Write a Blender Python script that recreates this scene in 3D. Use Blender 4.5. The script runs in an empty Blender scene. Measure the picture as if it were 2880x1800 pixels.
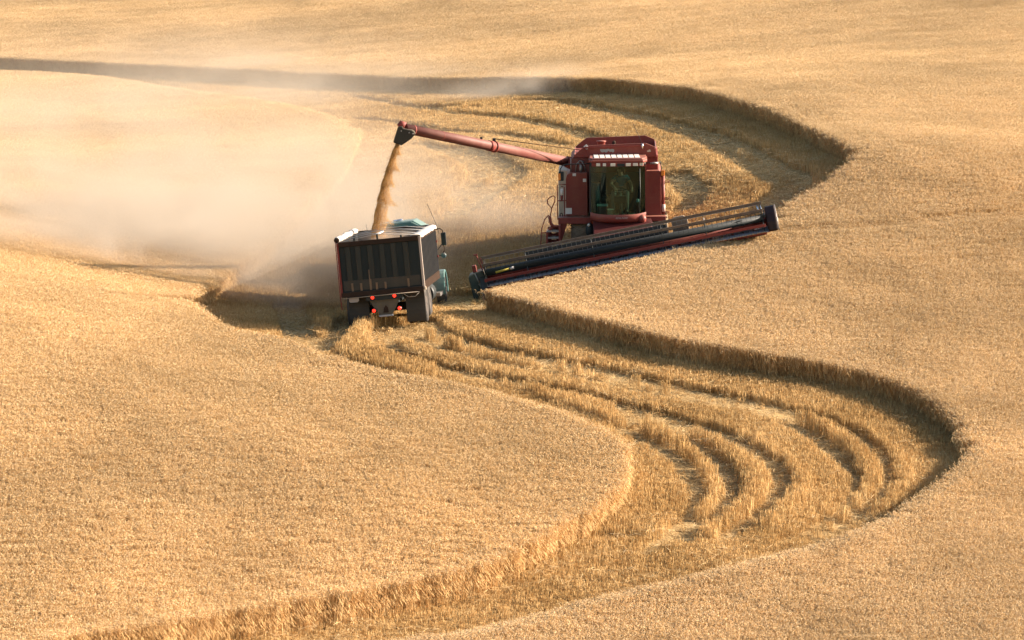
import bpy, bmesh, math, random
import numpy as np
from mathutils import Vector, Matrix, Euler, noise as mnoise

random.seed(7)
rng = np.random.default_rng(11)
R = math.radians
scene = bpy.context.scene
COL = scene.collection

# ------------------------------------------------------------------ camera
F_PX, PITCH, CAM_H = 4520.0, R(7.0), 17.0
FWD = np.array([0, math.cos(PITCH), -math.sin(PITCH)])
UPV = np.array([0, math.sin(PITCH), math.cos(PITCH)])
RGT = np.array([1.0, 0, 0])
CAM = np.array([0, 0, CAM_H])
cam_data = bpy.data.cameras.new("camera")
cam = bpy.data.objects.new("camera", cam_data)
COL.objects.link(cam)
cam.location = CAM
cam.rotation_euler = (R(90) - PITCH, 0, 0)
cam_data.sensor_width = 36
cam_data.lens = F_PX / 1024 * 36
cam_data.clip_start = 1
cam_data.clip_end = 4000
scene.camera = cam


def ray(u, v):
    u = np.asarray(u, float); v = np.asarray(v, float)
    a = (u - 512) / F_PX; b = (320 - v) / F_PX
    return FWD + a[..., None] * RGT + b[..., None] * UPV


def at(u, v, d):
    """the world point seen at photo position (u, v) at depth d"""
    return CAM + float(d) * ray(u, v)


def proj(P):
    q = P - CAM
    d = q @ FWD
    return 512 + F_PX * (q @ RGT) / d, 320 - F_PX * (q @ UPV) / d, d



# ------------------------------------------------------------------ where the machines stand
def frame(origin, yaw, pitch, roll):
    return Matrix.Translation(Vector(origin)) @ Matrix.Rotation(yaw, 4, 'Z') @ Matrix.Rotation(pitch, 4, 'X') @ Matrix.Rotation(-roll, 4, 'Y')


COMBINE_M = frame(at(618.6, 272, 143.5), R(-1.3), 0, R(0.6))
HEADER_M = frame(at(627.5, 258.0, 141.0), R(-1.3), 0, R(11.4))
TRUCK_M = frame(at(386.4, 327.6, 133.0), R(-3.6), R(-3.0), R(5.5))
EXTRA = [TRUCK_M @ Vector(p) for p in ((-1, 0, 0), (1, 0, 0), (-1, 4, 0), (1, 4, 0), (-1, 8.6, 0), (1, 8.6, 0))]
EXTRA += [COMBINE_M @ Vector(p) for p in ((-1.2, 1.25, .33), (1.28, 1.25, .40), (-1.15, 4.9, .34), (1.15, 4.9, .40))]


# ------------------------------------------------------------------ terrain: a smooth rolling hillside
CTRL = [(0, 640, 103), (300, 640, 107), (512, 640, 109), (800, 640, 111), (1024, 640, 112.5),
        (0, 560, 107), (400, 560, 111.5), (700, 560, 114.5), (1024, 560, 118),
        (0, 480, 112), (400, 480, 117), (620, 480, 119.5), (800, 480, 121), (1024, 480, 124),
        (0, 400, 118), (300, 400, 123.5), (600, 400, 126.5), (880, 400, 129), (1024, 400, 131),
        (0, 315, 127), (240, 341, 133), (600, 345, 132), (850, 330, 135), (1024, 330, 137.5),
        (471, 305, 140), (627, 272, 141), (778, 243, 142),
        (0, 255, 141), (200, 261, 145), (1024, 250, 144.5), (880, 250, 143.5),
        (450, 200, 157), (560, 180, 162),
        (0, 150, 183), (200, 165, 176), (700, 150, 163), (858, 170, 150), (1024, 150, 160),
        (0, 72, 243), (200, 82, 230), (426, 95, 204), (595, 97, 190), (680, 105, 178), (753, 124, 165),
        (838, 160, 152), (560, 125, 180), (1024, 80, 187), (800, 75, 197),
        (0, 0, 305), (300, 0, 290), (512, 0, 270), (800, 0, 250), (1024, 0, 237)]
_C = np.array([at(u, v, d) for u, v, d in CTRL] + [tuple(p) for p in EXTRA])
_SC = 40.0


def _k(r2):
    return 0.5 * r2 * np.log(r2 + 1e-9)


def _fit(lam=0.02):
    P = _C[:, :2] / _SC
    n = len(P)
    r2 = ((P[:, None] - P[None]) ** 2).sum(-1)
    K = _k(r2) + lam * np.eye(n)
    A = np.zeros((n + 3, n + 3))
    A[:n, :n] = K
    A[:n, n] = 1; A[:n, n + 1:] = P
    A[n, :n] = 1; A[n + 1:, :n] = P.T
    b = np.zeros(n + 3); b[:n] = _C[:, 2]
    return np.linalg.solve(A, b)


_W = _fit()


def ground_z(x, y):
    x = np.clip(np.asarray(x, float), -52, 52); y = np.clip(np.asarray(y, float), 88, 340)
    sh = x.shape
    q = np.stack([x.ravel(), y.ravel()], 1) / _SC
    out = np.empty(len(q))
    P = _C[:, :2] / _SC
    for i in range(0, len(q), 40000):
        s = q[i:i + 40000]
        r2 = ((s[:, None] - P[None]) ** 2).sum(-1)
        out[i:i + 40000] = _k(r2) @ _W[:-3] + _W[-3] + s @ _W[-2:]
    return out.reshape(sh)


def hit(u, v, h=0.0):
    """where the line of sight through (u, v) meets the ground raised by h"""
    u = np.atleast_1d(np.asarray(u, float)); v = np.atleast_1d(np.asarray(v, float))
    D = ray(u, v)
    ds = np.arange(92, 420, 0.3)
    P = CAM + ds[None, :, None] * D[:, None, :]
    gap = P[..., 2] - ground_z(P[..., 0], P[..., 1]) - h
    below = gap < 0
    first = np.where(below.any(1), below.argmax(1), len(ds) - 1)
    i = np.arange(len(u)); prev = np.maximum(first - 1, 0)
    g0, g1 = gap[i, prev], gap[i, first]
    t = np.clip(g0 / np.where(np.abs(g0 - g1) < 1e-9, 1, g0 - g1), 0, 1)[:, None]
    return P[i, prev] * (1 - t) + P[i, first] * t


def hits(pts, h=0.0):
    a = np.array(pts, float)
    return hit(a[:, 0], a[:, 1], h)


def vnoise(x, y, s, seed=0):
    """smooth value noise in 0..1"""
    x = np.asarray(x, float) / s + seed * 17.3; y = np.asarray(y, float) / s - seed * 9.1
    xi = np.floor(x).astype(np.int64); yi = np.floor(y).astype(np.int64)
    fx = x - xi; fy = y - yi
    fx = fx * fx * (3 - 2 * fx); fy = fy * fy * (3 - 2 * fy)

    def h(a, b):
        n = (a * 374761393 + b * 668265263 + seed * 1442695) & 0x7fffffff
        n = ((n ^ (n >> 13)) * 1274126177) & 0x7fffffff
        return ((n ^ (n >> 16)) & 0xffff) / 65535.0
    return (h(xi, yi) * (1 - fx) * (1 - fy) + h(xi + 1, yi) * fx * (1 - fy)
            + h(xi, yi + 1) * (1 - fx) * fy + h(xi + 1, yi + 1) * fx * fy)


def in_poly(x, y, poly):
    inside = np.zeros(len(x), bool)
    n = len(poly)
    for i in range(n):
        x0, y0 = poly[i][:2]; x1, y1 = poly[(i + 1) % n][:2]
        if y0 == y1:
            continue
        c = ((y0 > y) != (y1 > y)) & (x < (x1 - x0) * (y - y0) / (y1 - y0) + x0)
        inside ^= c
    return inside


def line_dist(x, y, pl):
    d = np.full(len(x), 1e9)
    for (x0, y0), (x1, y1) in zip(pl[:-1], pl[1:]):
        dx, dy = x1 - x0, y1 - y0
        t = np.clip(((x - x0) * dx + (y - y0) * dy) / (dx * dx + dy * dy + 1e-9), 0, 1)
        d = np.minimum(d, np.hypot(x - x0 - t * dx, y - y0 - t * dy))
    return d


def smooth_line(P, n=3):
    P = np.asarray(P)[:, :2]
    for _ in range(n):
        Q = [P[0]]
        for a, b in zip(P[:-1], P[1:]):
            Q += [0.75 * a + 0.25 * b, 0.25 * a + 0.75 * b]
        P = np.array(Q + [P[-1]])
    return P


# ------------------------------------------------------------------ tags
def tag(o, label=None, cat=None, group=None, kind=None):
    if label: o["label"] = label
    if cat: o["category"] = cat
    if group: o["group"] = group
    if kind: o["kind"] = kind
    return o


# ------------------------------------------------------------------ materials
def new_mat(name):
    m = bpy.data.materials.new(name)
    m.use_nodes = True
    nt = m.node_tree
    for n in list(nt.nodes):
        nt.nodes.remove(n)
    return m, nt, nt.nodes.new("ShaderNodeOutputMaterial")


def ramp(nt, src, stops):
    r = nt.nodes.new("ShaderNodeValToRGB")
    e = r.color_ramp.elements
    while len(e) < len(stops):
        e.new(0.5)
    for el, (p, c) in zip(e, stops):
        el.position = p; el.color = (*c, 1)
    nt.links.new(src, r.inputs[0])
    return r.outputs[0]


def mixcol(nt, fac, a, b, mode='MIX'):
    m = nt.nodes.new("ShaderNodeMix"); m.data_type = 'RGBA'; m.blend_type = mode
    for i, v in ((0, fac), (6, a), (7, b)):
        if hasattr(v, "links"):
            nt.links.new(v, m.inputs[i])
        elif i == 0:
            m.inputs[0].default_value = v
        else:
            m.inputs[i].default_value = (*v, 1)
    return m.outputs[2]


def noise_tex(nt, scale, detail=3, coord='pos', rough=0.55):
    if coord == 'pos':
        g = nt.nodes.new("ShaderNodeNewGeometry").outputs["Position"]
    else:
        g = nt.nodes.new("ShaderNodeTexCoord").outputs["Object"]
    n = nt.nodes.new("ShaderNodeTexNoise")
    n.inputs["Scale"].default_value = scale
    n.inputs["Detail"].default_value = detail
    n.inputs["Roughness"].default_value = rough
    nt.links.new(g, n.inputs["Vector"])
    return n.outputs["Fac"]


def straw_mat(name, dark, mid, light, trans=0.35, patch=0.25, gloss=0.0, broad=0.14):
    """dry straw: a dull leaf that lets some light through; colour differs per plant and per patch of field"""
    m, nt, out = new_mat(name)
    oi = nt.nodes.new("ShaderNodeObjectInfo")
    at_ = nt.nodes.new("ShaderNodeAttribute"); at_.attribute_name = "tone"
    mx = nt.nodes.new("ShaderNodeMath"); mx.operation = 'MULTIPLY_ADD'
    nt.links.new(oi.outputs["Random"], mx.inputs[0]); mx.inputs[1].default_value = 0.14
    ml = nt.nodes.new("ShaderNodeMath"); ml.operation = 'MULTIPLY'; ml.inputs[1].default_value = 0.86
    nt.links.new(at_.outputs["Fac"], ml.inputs[0]); nt.links.new(ml.outputs[0], mx.inputs[2])
    col = ramp(nt, mx.outputs[0], [(0.08, dark), (0.5, mid), (0.92, light)])
    n = noise_tex(nt, 0.35, 4)
    pc = ramp(nt, n, [(0.35, (1 - patch, 1 - patch * 1.15, 1 - patch * 1.4)), (0.65, (1, 1, 1))])
    col = mixcol(nt, 1.0, col, pc, 'MULTIPLY')
    big = ramp(nt, noise_tex(nt, 0.07, 2), [(0.35, (1 - broad, 1 - broad * 1.05, 1 - broad * 1.1)), (0.62, (1, 1, 1))])  # broad soft shading of the rolling field, put into the straw colour
    col = mixcol(nt, 1.0, col, big, 'MULTIPLY')
    d = nt.nodes.new("ShaderNodeBsdfDiffuse"); t = nt.nodes.new("ShaderNodeBsdfTranslucent")
    nt.links.new(col, d.inputs[0]); nt.links.new(col, t.inputs[0])
    mix = nt.nodes.new("ShaderNodeMixShader"); mix.inputs[0].default_value = trans
    nt.links.new(d.outputs[0], mix.inputs[1]); nt.links.new(t.outputs[0], mix.inputs[2])
    sh = mix.outputs[0]
    if gloss:
        g = nt.nodes.new("ShaderNodeBsdfGlossy"); g.inputs["Roughness"].default_value = 0.45
        g.inputs[0].default_value = (0.9, 0.85, 0.7, 1)
        m2 = nt.nodes.new("ShaderNodeMixShader"); m2.inputs[0].default_value = gloss
        nt.links.new(sh, m2.inputs[1]); nt.links.new(g.outputs[0], m2.inputs[2]); sh = m2.outputs[0]
    nt.links.new(sh, out.inputs[0])
    return m


M_WHEAT = straw_mat("ripe_ears", (0.68, 0.51, 0.285), (0.79, 0.625, 0.385), (0.87, 0.73, 0.49), trans=0.52, patch=0.10)
M_WHEAT_R = straw_mat("dull_ripe_ears", (0.65, 0.49, 0.29), (0.755, 0.605, 0.39), (0.835, 0.705, 0.485), trans=0.52, patch=0.12)
M_STALK = straw_mat("ripe_stalks", (0.45, 0.27, 0.12), (0.66, 0.45, 0.215), (0.80, 0.60, 0.33), trans=0.14, patch=0.14)
M_STUBBLE = straw_mat("cut_stubble", (0.40, 0.24, 0.095), (0.58, 0.395, 0.18), (0.74, 0.56, 0.30), trans=0.16, patch=0.22)
M_STRAW = straw_mat("loose_straw", (0.40, 0.25, 0.10), (0.62, 0.44, 0.215), (0.84, 0.68, 0.42), trans=0.25, patch=0.15)


def ground_mat():
    m, nt, out = new_mat("straw_covered_soil")
    a = noise_tex(nt, 9.0, 6, rough=0.7)
    b = noise_tex(nt, 0.6, 4)
    c = ramp(nt, a, [(0.3, (0.20, 0.13, 0.06)), (0.52, (0.38, 0.26, 0.12)), (0.72, (0.54, 0.39, 0.19))])
    c = mixcol(nt, 1.0, c, ramp(nt, b, [(0.3, (0.75, 0.72, 0.7)), (0.7, (1, 1, 1))]), 'MULTIPLY')
    d = nt.nodes.new("ShaderNodeBsdfDiffuse"); nt.links.new(c, d.inputs[0])
    bp = nt.nodes.new("ShaderNodeBump"); bp.inputs["Strength"].default_value = 0.8; bp.inputs["Distance"].default_value = 0.06
    nt.links.new(a, bp.inputs["Height"]); nt.links.new(bp.outputs[0], d.inputs["Normal"])
    nt.links.new(d.outputs[0], out.inputs[0])
    return m


M_GROUND = ground_mat()


def link_mesh(name, verts, faces, mat=None, parent=None, col=COL):
    me = bpy.data.meshes.new(name)
    me.from_pydata(verts, [], faces)
    me.update()
    o = bpy.data.objects.new(name, me)
    if col is not None:
        col.objects.link(o)
    if mat: me.materials.append(mat)
    if parent: o.parent = parent
    return o


# ------------------------------------------------------------------ ground sheet
gx = np.unique(np.concatenate([-52 - np.geomspace(1, 900, 14), np.linspace(-52, 52, 175), 52 + np.geomspace(1, 900, 14)]))
gy = np.unique(np.concatenate([88 - np.geomspace(1, 900, 14), np.linspace(88, 200, 190), np.linspace(200, 340, 90), 340 + np.geomspace(1, 1500, 14)]))
GX, GY = np.meshgrid(gx, gy)
GZ = ground_z(GX, GY)
nx, ny = len(gx), len(gy)
gv = np.stack([GX.ravel(), GY.ravel(), GZ.ravel()], 1)
ii = (np.arange(ny - 1)[:, None] * nx + np.arange(nx - 1)[None]).ravel()
gf = np.stack([ii, ii + 1, ii + nx + 1, ii + nx], 1)
ground = link_mesh("ground", gv.tolist(), gf.tolist(), M_GROUND)
for p in ground.data.polygons: p.use_smooth = True
tag(ground, kind="structure")
# ------------------------------------------------------------------ the edges of the standing wheat, walked on the ground
WH = 0.93                      # height of the crop


def seg(pts, h=0.0):
    return [tuple(p) for p in smooth_line(hits(pts, h), 2)]


far_edge = seg([(-330, 62), (-120, 66), (0, 72), (113, 78), (226, 83), (341, 91), (426, 95.5), (525, 95.5), (595, 97),
                (640, 100), (680, 105), (720, 113), (753, 123.5), (796, 138), (838, 160), (856, 171)])
tip_edge = seg([(862, 152), (848, 167), (832, 179.5), (806, 195), (792, 204), (785, 212)], WH * 0.95)
knife = seg([(781, 218), (768, 225.5), (753, 231.5), (697, 245), (638, 259), (559, 275), (497, 287.5)], WH * 0.95)
mid_wall = seg([(491, 318), (530, 327), (566, 337), (600, 345.5), (626, 352), (661, 361), (696, 369), (745, 377), (795, 384.5),
                (840, 392), (880, 402), (910, 412), (934, 425), (952, 437), (961, 447)])
near_edge = seg([(977, 449), (969, 461), (949, 480), (928, 493), (902, 511), (869, 527), (820, 543), (762, 558.5), (690, 575),
                 (640, 586.5), (560, 607), (494, 626), (420, 636), (365, 642), (250, 657), (100, 678)], WH * 0.95)
RING = far_edge + tip_edge + knife + mid_wall + near_edge + [(-16, 88), (40, 88), (70, 88), (70, 345), (-75, 345)]

a_top = seg([(-200, 278), (0, 284), (42, 287), (99, 292), (141, 295), (183, 298), (195, 311), (212, 322), (237, 329.5), (261, 334),
             (282, 339), (310, 349), (341, 358), (372, 365.5), (411, 374), (454, 382.5), (496, 392), (538, 404), (581, 418.5), (600, 428), (609, 436)], WH * 0.95)
a_low = seg([(615, 469), (618, 480), (619, 493), (617, 507), (606, 521), (594, 530), (570, 547), (543, 561), (510, 579), (475, 598), (415, 610), (353, 622),
             (282, 634), (212, 646), (100, 665), (0, 680)])
ISLE_A = a_top + a_low + [(-26, 96), (-40, 100), (-40, 125)]

b_top = seg([(-300, 66), (0, 70), (60, 73), (113, 78), (155, 86), (190, 91), (226, 96), (282, 104), (341, 121)], WH * 0.9)
b_end = seg([(352, 150), (335, 190), (300, 235), (262, 268), (228, 292), (214, 303), (205, 309)])
b_low = [(p[0], p[1] + .12 + 1.3 * min(1, max(0, (p[0] + 14.5) / 5.0))) for p in seg([(186, 297), (183, 298), (141, 295), (99, 292), (42, 287), (0, 284), (-200, 278)], WH * 0.95)]
ISLE_B = b_top + b_end + b_low

c5 = lambda L: [(x / 7.0875 + 284.4, y / 7.0875 + 284.4) for x, y in L]
c6 = lambda L: [(x / 7.0875 + 568.9, y / 7.0875 + 320.0) for x, y in L]
c3 = lambda L: [(x / 7.0875 + 682.7, y / 7.0875 + 35.56) for x, y in L]
c2 = lambda L: [(x / 7.0875 + 341.3, y / 7.0875 + 35.56) for x, y in L]
TRACKS_PX = [
    (c6([(380, 770), (500, 835), (650, 905), (780, 1000), (870, 1100), (925, 1210), (900, 1330), (800, 1450), (690, 1540), (540, 1640)]), 0.62),
    (c6([(390, 690), (500, 735), (640, 765), (800, 830), (960, 935), (1090, 1050), (1160, 1160), (1170, 1260), (1070, 1370), (950, 1450), (800, 1560)]), 0.66),
    (c5([(745, 300), (700, 380), (700, 440), (780, 500), (900, 545), (1150, 605), (1300, 640), (1500, 675), (1800, 745), (2150, 800), (2419, 880)])
     + c6([(540, 655), (740, 715), (920, 770), (1060, 810), (1230, 895), (1380, 985), (1490, 1080), (1520, 1180), (1450, 1300), (1290, 1420), (1100, 1530)]), 0.8),
    (c5([(930, 270), (870, 320), (930, 380), (1050, 440), (1250, 490), (1500, 545), (1700, 590), (2000, 640), (2400, 712)])
     + c6([(300, 460), (600, 520), (850, 570), (1100, 610), (1270, 635), (1480, 705), (1680, 790), (1840, 895), (1940, 1000), (2030, 1110), (2045, 1200), (1985, 1300), (1750, 1470), (1500, 1570)]), 0.66),
    (c5([(985, 260), (1080, 340), (1300, 420), (1600, 485), (1900, 550), (2200, 600), (2419, 645)])
     + c6([(300, 385), (600, 445), (900, 510), (1130, 560), (1290, 590), (1500, 635), (1800, 715), (2000, 805), (2190, 940), (2270, 1060), (2260, 1170), (2130, 1320), (1930, 1480), (1700, 1580)]), 0.72),
    (c5([(440, 260), (405, 330), (330, 405), (255, 470)]), 0.7),
    (c5([(20, 150), (60, 230), (90, 330), (120, 430)]), 0.9),
    (c2([(600, 505), (1000, 520), (1400, 500), (1650, 490), (1850, 540), (2100, 600), (2419, 690)])
     + c3([(150, 735), (300, 830), (480, 935), (620, 1005), (715, 1050)]), 0.62),
    (c2([(1250, 470), (1650, 470), (1900, 530), (2200, 590)]) + c3([(0, 650), (200, 695), (400, 765), (560, 855), (700, 935), (800, 975)]), 0.62),
    (c3([(870, 990), (830, 1080), (760, 1140), (690, 1195), (620, 1260)]), 0.7),
    (c3([(720, 1050), (660, 1110), (600, 1165), (560, 1230)]), 0.55),
    (c2([(100, 440), (350, 490), (600, 525), (900, 565), (1200, 585), (1400, 625), (1700, 705), (1830, 750)]), 0.8),
    (c2([(160, 600), (500, 640), (800, 690), (1100, 700), (1350, 740), (1600, 790)]), 0.6),
    (c2([(560, 770), (800, 840), (930, 910), (1000, 970), (960, 1030), (880, 1090), (780, 1175)]), 0.75),
    (c2([(800, 800), (1050, 870), (1180, 945), (1235, 985), (1180, 1030), (1000, 1160), (800, 1275)]), 1.0),
    (c3([(-60, 985), (20, 1040), (110, 1100), (80, 1170), (20, 1230)]), 0.9),
    ([(440, 300), (470, 305), (492, 309)], 2.0),
    ([(545, 541), (575, 537.5), (605, 536), (635, 536)], 0.45),
    ([(10, 72), (90, 79), (150, 84), (230, 93), (300, 98), (420, 101)], 0.5),
]
TRACKS = []
for px, w in TRACKS_PX:
    TRACKS.append((smooth_line(hits(px, 0.12), 2), w * 0.62))

# strips of taller stubble left standing between two ruts
RIDGES = []
for px, w, hgt in ((c6([(-120, 560), (100, 610), (300, 690), (520, 770), (720, 840), (880, 930), (1000, 1060), (1050, 1180), (1030, 1290), (930, 1400), (800, 1500)]), .55, .46),
                   (c6([(-400, 440), (-100, 540), (150, 590), (420, 650), (700, 740), (860, 790), (1020, 860), (1180, 950), (1290, 1060), (1340, 1180), (1300, 1280), (1150, 1400), (1000, 1500)]), .62, .44),
                   (c6([(1400, 1060), (1455, 1150), (1460, 1230)]), .16, .40),
                   (c6([(560, 620), (760, 685), (950, 735), (1110, 790), (1300, 880), (1450, 970), (1585, 1080), (1615, 1180), (1545, 1300), (1390, 1430)]), .6, .43),
                   (c6([(1200, 540), (1530, 600), (1830, 680), (2050, 775), (2255, 915), (2350, 1060), (2335, 1180), (2200, 1340)]), .5, .40),
                   (c5([(985, 330), (1200, 440), (1500, 515), (1800, 565), (2100, 620), (2400, 680)]) + c6([(450, 440), (850, 540), (1080, 570)]), .50, .42),
                   (c6([(1310, 610), (1500, 665), (1700, 730), (1870, 800), (2000, 890), (2090, 1000), (2150, 1120), (2150, 1220), (2050, 1320), (1900, 1420), (1750, 1530)]), .55, .46),
                   (c5([(600, 260), (560, 330), (500, 400), (520, 470), (640, 540), (900, 610)]), 1.2, .46), (c5([(150, 250), (250, 270), (390, 280)]), .9, .46),
                   (c3([(-100, 640), (60, 690), (200, 730), (330, 800), (480, 870), (620, 950), (740, 1010)]), .42, .46),
                   (c3([(100, 640), (280, 690), (420, 730), (560, 800), (700, 880)]), .40, .36),
                   (c3([(760, 1030), (720, 1090), (640, 1150)]), .45, .40),
                   (c2([(700, 500), (1100, 510), (1500, 480)]), .5, .36),
                   (c2([(1000, 950), (1100, 1010), (980, 1090), (850, 1180)]), .8, .40)):
    RIDGES.append((smooth_line(hits(px, 0.2), 2), w * .62, hgt / .28))

cuts = (RING, ISLE_A, ISLE_B)


def scatter(x0, x1, y0, y1, dens):
    """evenly spread points: a shaken, staggered grid"""
    st = 1 / math.sqrt(dens)
    a = np.arange(x0, x1, st); b = np.arange(y0, y1, st)
    A, B = np.meshgrid(a, b)
    A = A + (np.arange(len(b)) % 2)[:, None] * st * .5
    return (A + rng.uniform(-.36, .36, A.shape) * st).ravel(), (B + rng.uniform(-.36, .36, A.shape) * st).ravel()


def in_view(x, y, z, mu=190, mv=70):
    u, v, d = proj(np.stack([x, y, z], 1))
    return (u > -mu) & (u < 1024 + mu) & (v > -mv) & (v < 640 + mv)


X, Y = [], []
for y0, y1, dn in ((90, 150, 19), (150, 200, 13), (200, 345, 8.5)):
    a, b = scatter(-48, 48, y0, y1, dn)
    X.append(a); Y.append(b)
X = np.concatenate(X); Y = np.concatenate(Y)
Z = ground_z(X, Y)
k = in_view(X, Y, Z)
X, Y, Z = X[k], Y[k], Z[k]
jx = X + (vnoise(X, Y, 2.3, 3) - 0.5) * 0.06 + rng.normal(0, .05, len(X)); jy = Y + (vnoise(X, Y, 2.3, 4) - 0.5) * 0.06 + rng.normal(0, .05, len(X))   # ragged edges
is_r, is_a, is_b = (in_poly(jx, jy, np.array(P)) for P in cuts)
is_b &= ~is_r & ~is_a
is_a &= ~is_r


# ------------------------------------------------------------------ plants
def quad(V, Fc, a, b, c, d):
    n = len(V); V += [a, b, c, d]; Fc.append((n, n + 1, n + 2, n + 3))


def strip(V, Fc, T, pts, w0, w1, side, tone):
    n = len(pts)
    base = len(V)
    for i, p in enumerate(pts):
        w = (w0 + (w1 - w0) * i / (n - 1)) * 0.5
        V.append(tuple(p - side * w)); V.append(tuple(p + side * w)); T += [tone, tone]
    for i in range(n - 1):
        a = base + 2 * i
        Fc.append((a, a + 1, a + 3, a + 2))


def head(V, Fc, T, p0, d, droop, L, w, tone):
    """a bearded ear: a three-sided spindle that nods over"""
    p = p0.copy(); dirn = d.copy()
    sections = []
    for i in range(4):
        sections.append((p.copy(), dirn.copy(), (0.55, 1.0, 0.85, 0.12)[i] * w))
        dirn = (dirn + droop * 0.42).normalized()
        p = p + dirn * (L / 3)
    base = len(V)
    for p, dn, r in sections:
        s1 = dn.cross(Vector((0.3, 0.2, 1))).normalized() if abs(dn.z) < 0.98 else Vector((1, 0, 0))
        s2 = dn.cross(s1)
        for k_ in range(3):
            a = k_ * 2.0944
            V.append(tuple(p + (s1 * math.cos(a) + s2 * math.sin(a)) * r)); T.append(tone)
    for i in range(3):
        for k_ in range(3):
            a = base + 3 * i + k_; b = base + 3 * i + (k_ + 1) % 3
            Fc.append((a, b, b + 3, a + 3, 1))


TUFTS = bpy.data.collections.new("plant_sources")


def plant_obj(name, V, Fc, T, mat, ear_mat=None):
    me = bpy.data.meshes.new(name)
    me.from_pydata(V, [], [f[:4] for f in Fc])
    me.materials.append(mat)
    if ear_mat:
        me.materials.append(ear_mat)
        me.polygons.foreach_set("material_index", [1 if len(f) == 5 else 0 for f in Fc])
    att = me.attributes.new("tone", 'FLOAT', 'POINT')
    att.data.foreach_set("value", np.array(T, np.float32))
    o = bpy.data.objects.new(name, me)
    return o


def make_tuft(rd, n=88, rad=0.23, H=WH):
    V, Fc, T = [], [], []
    lean0 = Vector((rd.gauss(0, .035), rd.gauss(0, .035), 0))
    for _ in range(n):
        r = rad * math.sqrt(rd.random()); a = rd.uniform(0, 6.283)
        h = H * (1 - abs(rd.gauss(0, .035)))
        b = Vector((r * math.cos(a), r * math.sin(a), -0.10))
        ln = lean0 + Vector((rd.gauss(0, .12), rd.gauss(0, .12), 0))
        th = rd.uniform(0, 6.283); side = Vector((math.cos(th), math.sin(th), 0))
        pts = [b, b + Vector((ln.x * h * .35, ln.y * h * .35, h * .55)), b + Vector((ln.x * h, ln.y * h, h))]
        tone = min(1, max(0, rd.gauss(.40, .18)))
        strip(V, Fc, T, pts, .009, .006, side, tone)
        d = (pts[2] - pts[1]).normalized()
        ph = rd.uniform(0, 6.283)
        dr = Vector((math.cos(ph), math.sin(ph), -0.9)) * rd.uniform(.5, 1.7)
        head(V, Fc, T, pts[2], d, dr, rd.uniform(.065, .09), rd.uniform(.0062, .0082), min(1, max(0, rd.gauss(.55, .11))))
        for _a in range(2):                                  # beard
            q = pts[2] + dr * .03 + Vector((rd.gauss(0, .02), rd.gauss(0, .02), rd.gauss(0, .01)))
            aw = Vector((dr.x + rd.gauss(0, .5), dr.y + rd.gauss(0, .5), rd.uniform(-.5, .5))).normalized()
            strip(V, Fc, T, [q, q + aw * rd.uniform(.05, .09)], .005, .003, aw.cross(Vector((0, 0, 1))).normalized() if abs(aw.z) < .95 else Vector((1, 0, 0)), .6)
            Fc[-1] = Fc[-1] + (1,)
        for _l in range(2):                                  # dry leaf blades
            z = h * rd.uniform(.25, .8)
            ph = rd.uniform(0, 6.283); o_ = Vector((math.cos(ph), math.sin(ph), 0))
            p0 = b + Vector((ln.x * z, ln.y * z, z + .1))
            L = rd.uniform(.12, .24)
            strip(V, Fc, T, [p0, p0 + o_ * L * .5 + Vector((0, 0, L * .3)), p0 + o_ * L + Vector((0, 0, -L * .25))], .017, .006,
                  Vector((-o_.y, o_.x, 0.2)).normalized(), min(1, max(0, rd.gauss(.35, .2))))
    return V, Fc, T


def make_stubble(rd, n=36, rad=0.16, H=0.28):
    V, Fc, T = [], [], []
    for _ in range(n):
        r = rad * math.sqrt(rd.random()); a = rd.uniform(0, 6.283)
        h = H * rd.uniform(0.80, 1.0)
        b = Vector((r * math.cos(a), r * math.sin(a), -0.05))
        th = rd.uniform(0, 6.283); side = Vector((math.cos(th), math.sin(th), 0))
        t = b + Vector((rd.gauss(0, .06) * h, rd.gauss(0, .06) * h, h + .05))
        strip(V, Fc, T, [b, t], .010, .009, side, min(1, max(0, rd.gauss(.45, .22))))
        if rd.random() < .6:
            ph = rd.uniform(0, 6.283); o_ = Vector((math.cos(ph), math.sin(ph), 0))
            p0 = b.lerp(t, rd.uniform(.4, .9)); L = rd.uniform(.06, .16)
            strip(V, Fc, T, [p0, p0 + o_ * L + Vector((0, 0, rd.uniform(-.08, .05)))], .012, .004,
                  Vector((-o_.y, o_.x, 0.3)).normalized(), min(1, max(0, rd.gauss(.5, .25))))
    return V, Fc, T


def make_litter(rd, n=20, rad=0.38, zmax=0.05, Lr=(.10, .38), w=.009):
    V, Fc, T = [], [], []
    main = rd.uniform(0, 6.283)
    for _ in range(n):
        r = rad * math.sqrt(rd.random()); a = rd.uniform(0, 6.283)
        p = Vector((r * math.cos(a), r * math.sin(a), rd.uniform(0.005, zmax)))
        ph = main + rd.gauss(0, .7); L = rd.uniform(*Lr)
        d = Vector((math.cos(ph), math.sin(ph), rd.gauss(0, .18)))
        strip(V, Fc, T, [p - d * L / 2, p + d * L / 2], w, w * .7, Vector((-d.y, d.x, rd.uniform(-.6, .6))).normalized(), min(1, max(0, rd.gauss(.55, .25))))
    return V, Fc, T


rd = random.Random(5)
src = {}


def source(kind, n, fn, mat, ear=None):
    c = bpy.data.collections.new("source_" + kind)
    for i in range(n):
        c.objects.link(plant_obj(f"{kind}_source_{i:02d}", *fn(rd), mat, ear))
    src[kind] = (c, n)


source("wheat", 7, make_tuft, M_STALK, M_WHEAT)
source("dull_wheat", 7, make_tuft, M_STALK, M_WHEAT_R)
source("stubble", 6, make_stubble, M_STUBBLE)
source("straw", 6, make_litter, M_STRAW)


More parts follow.
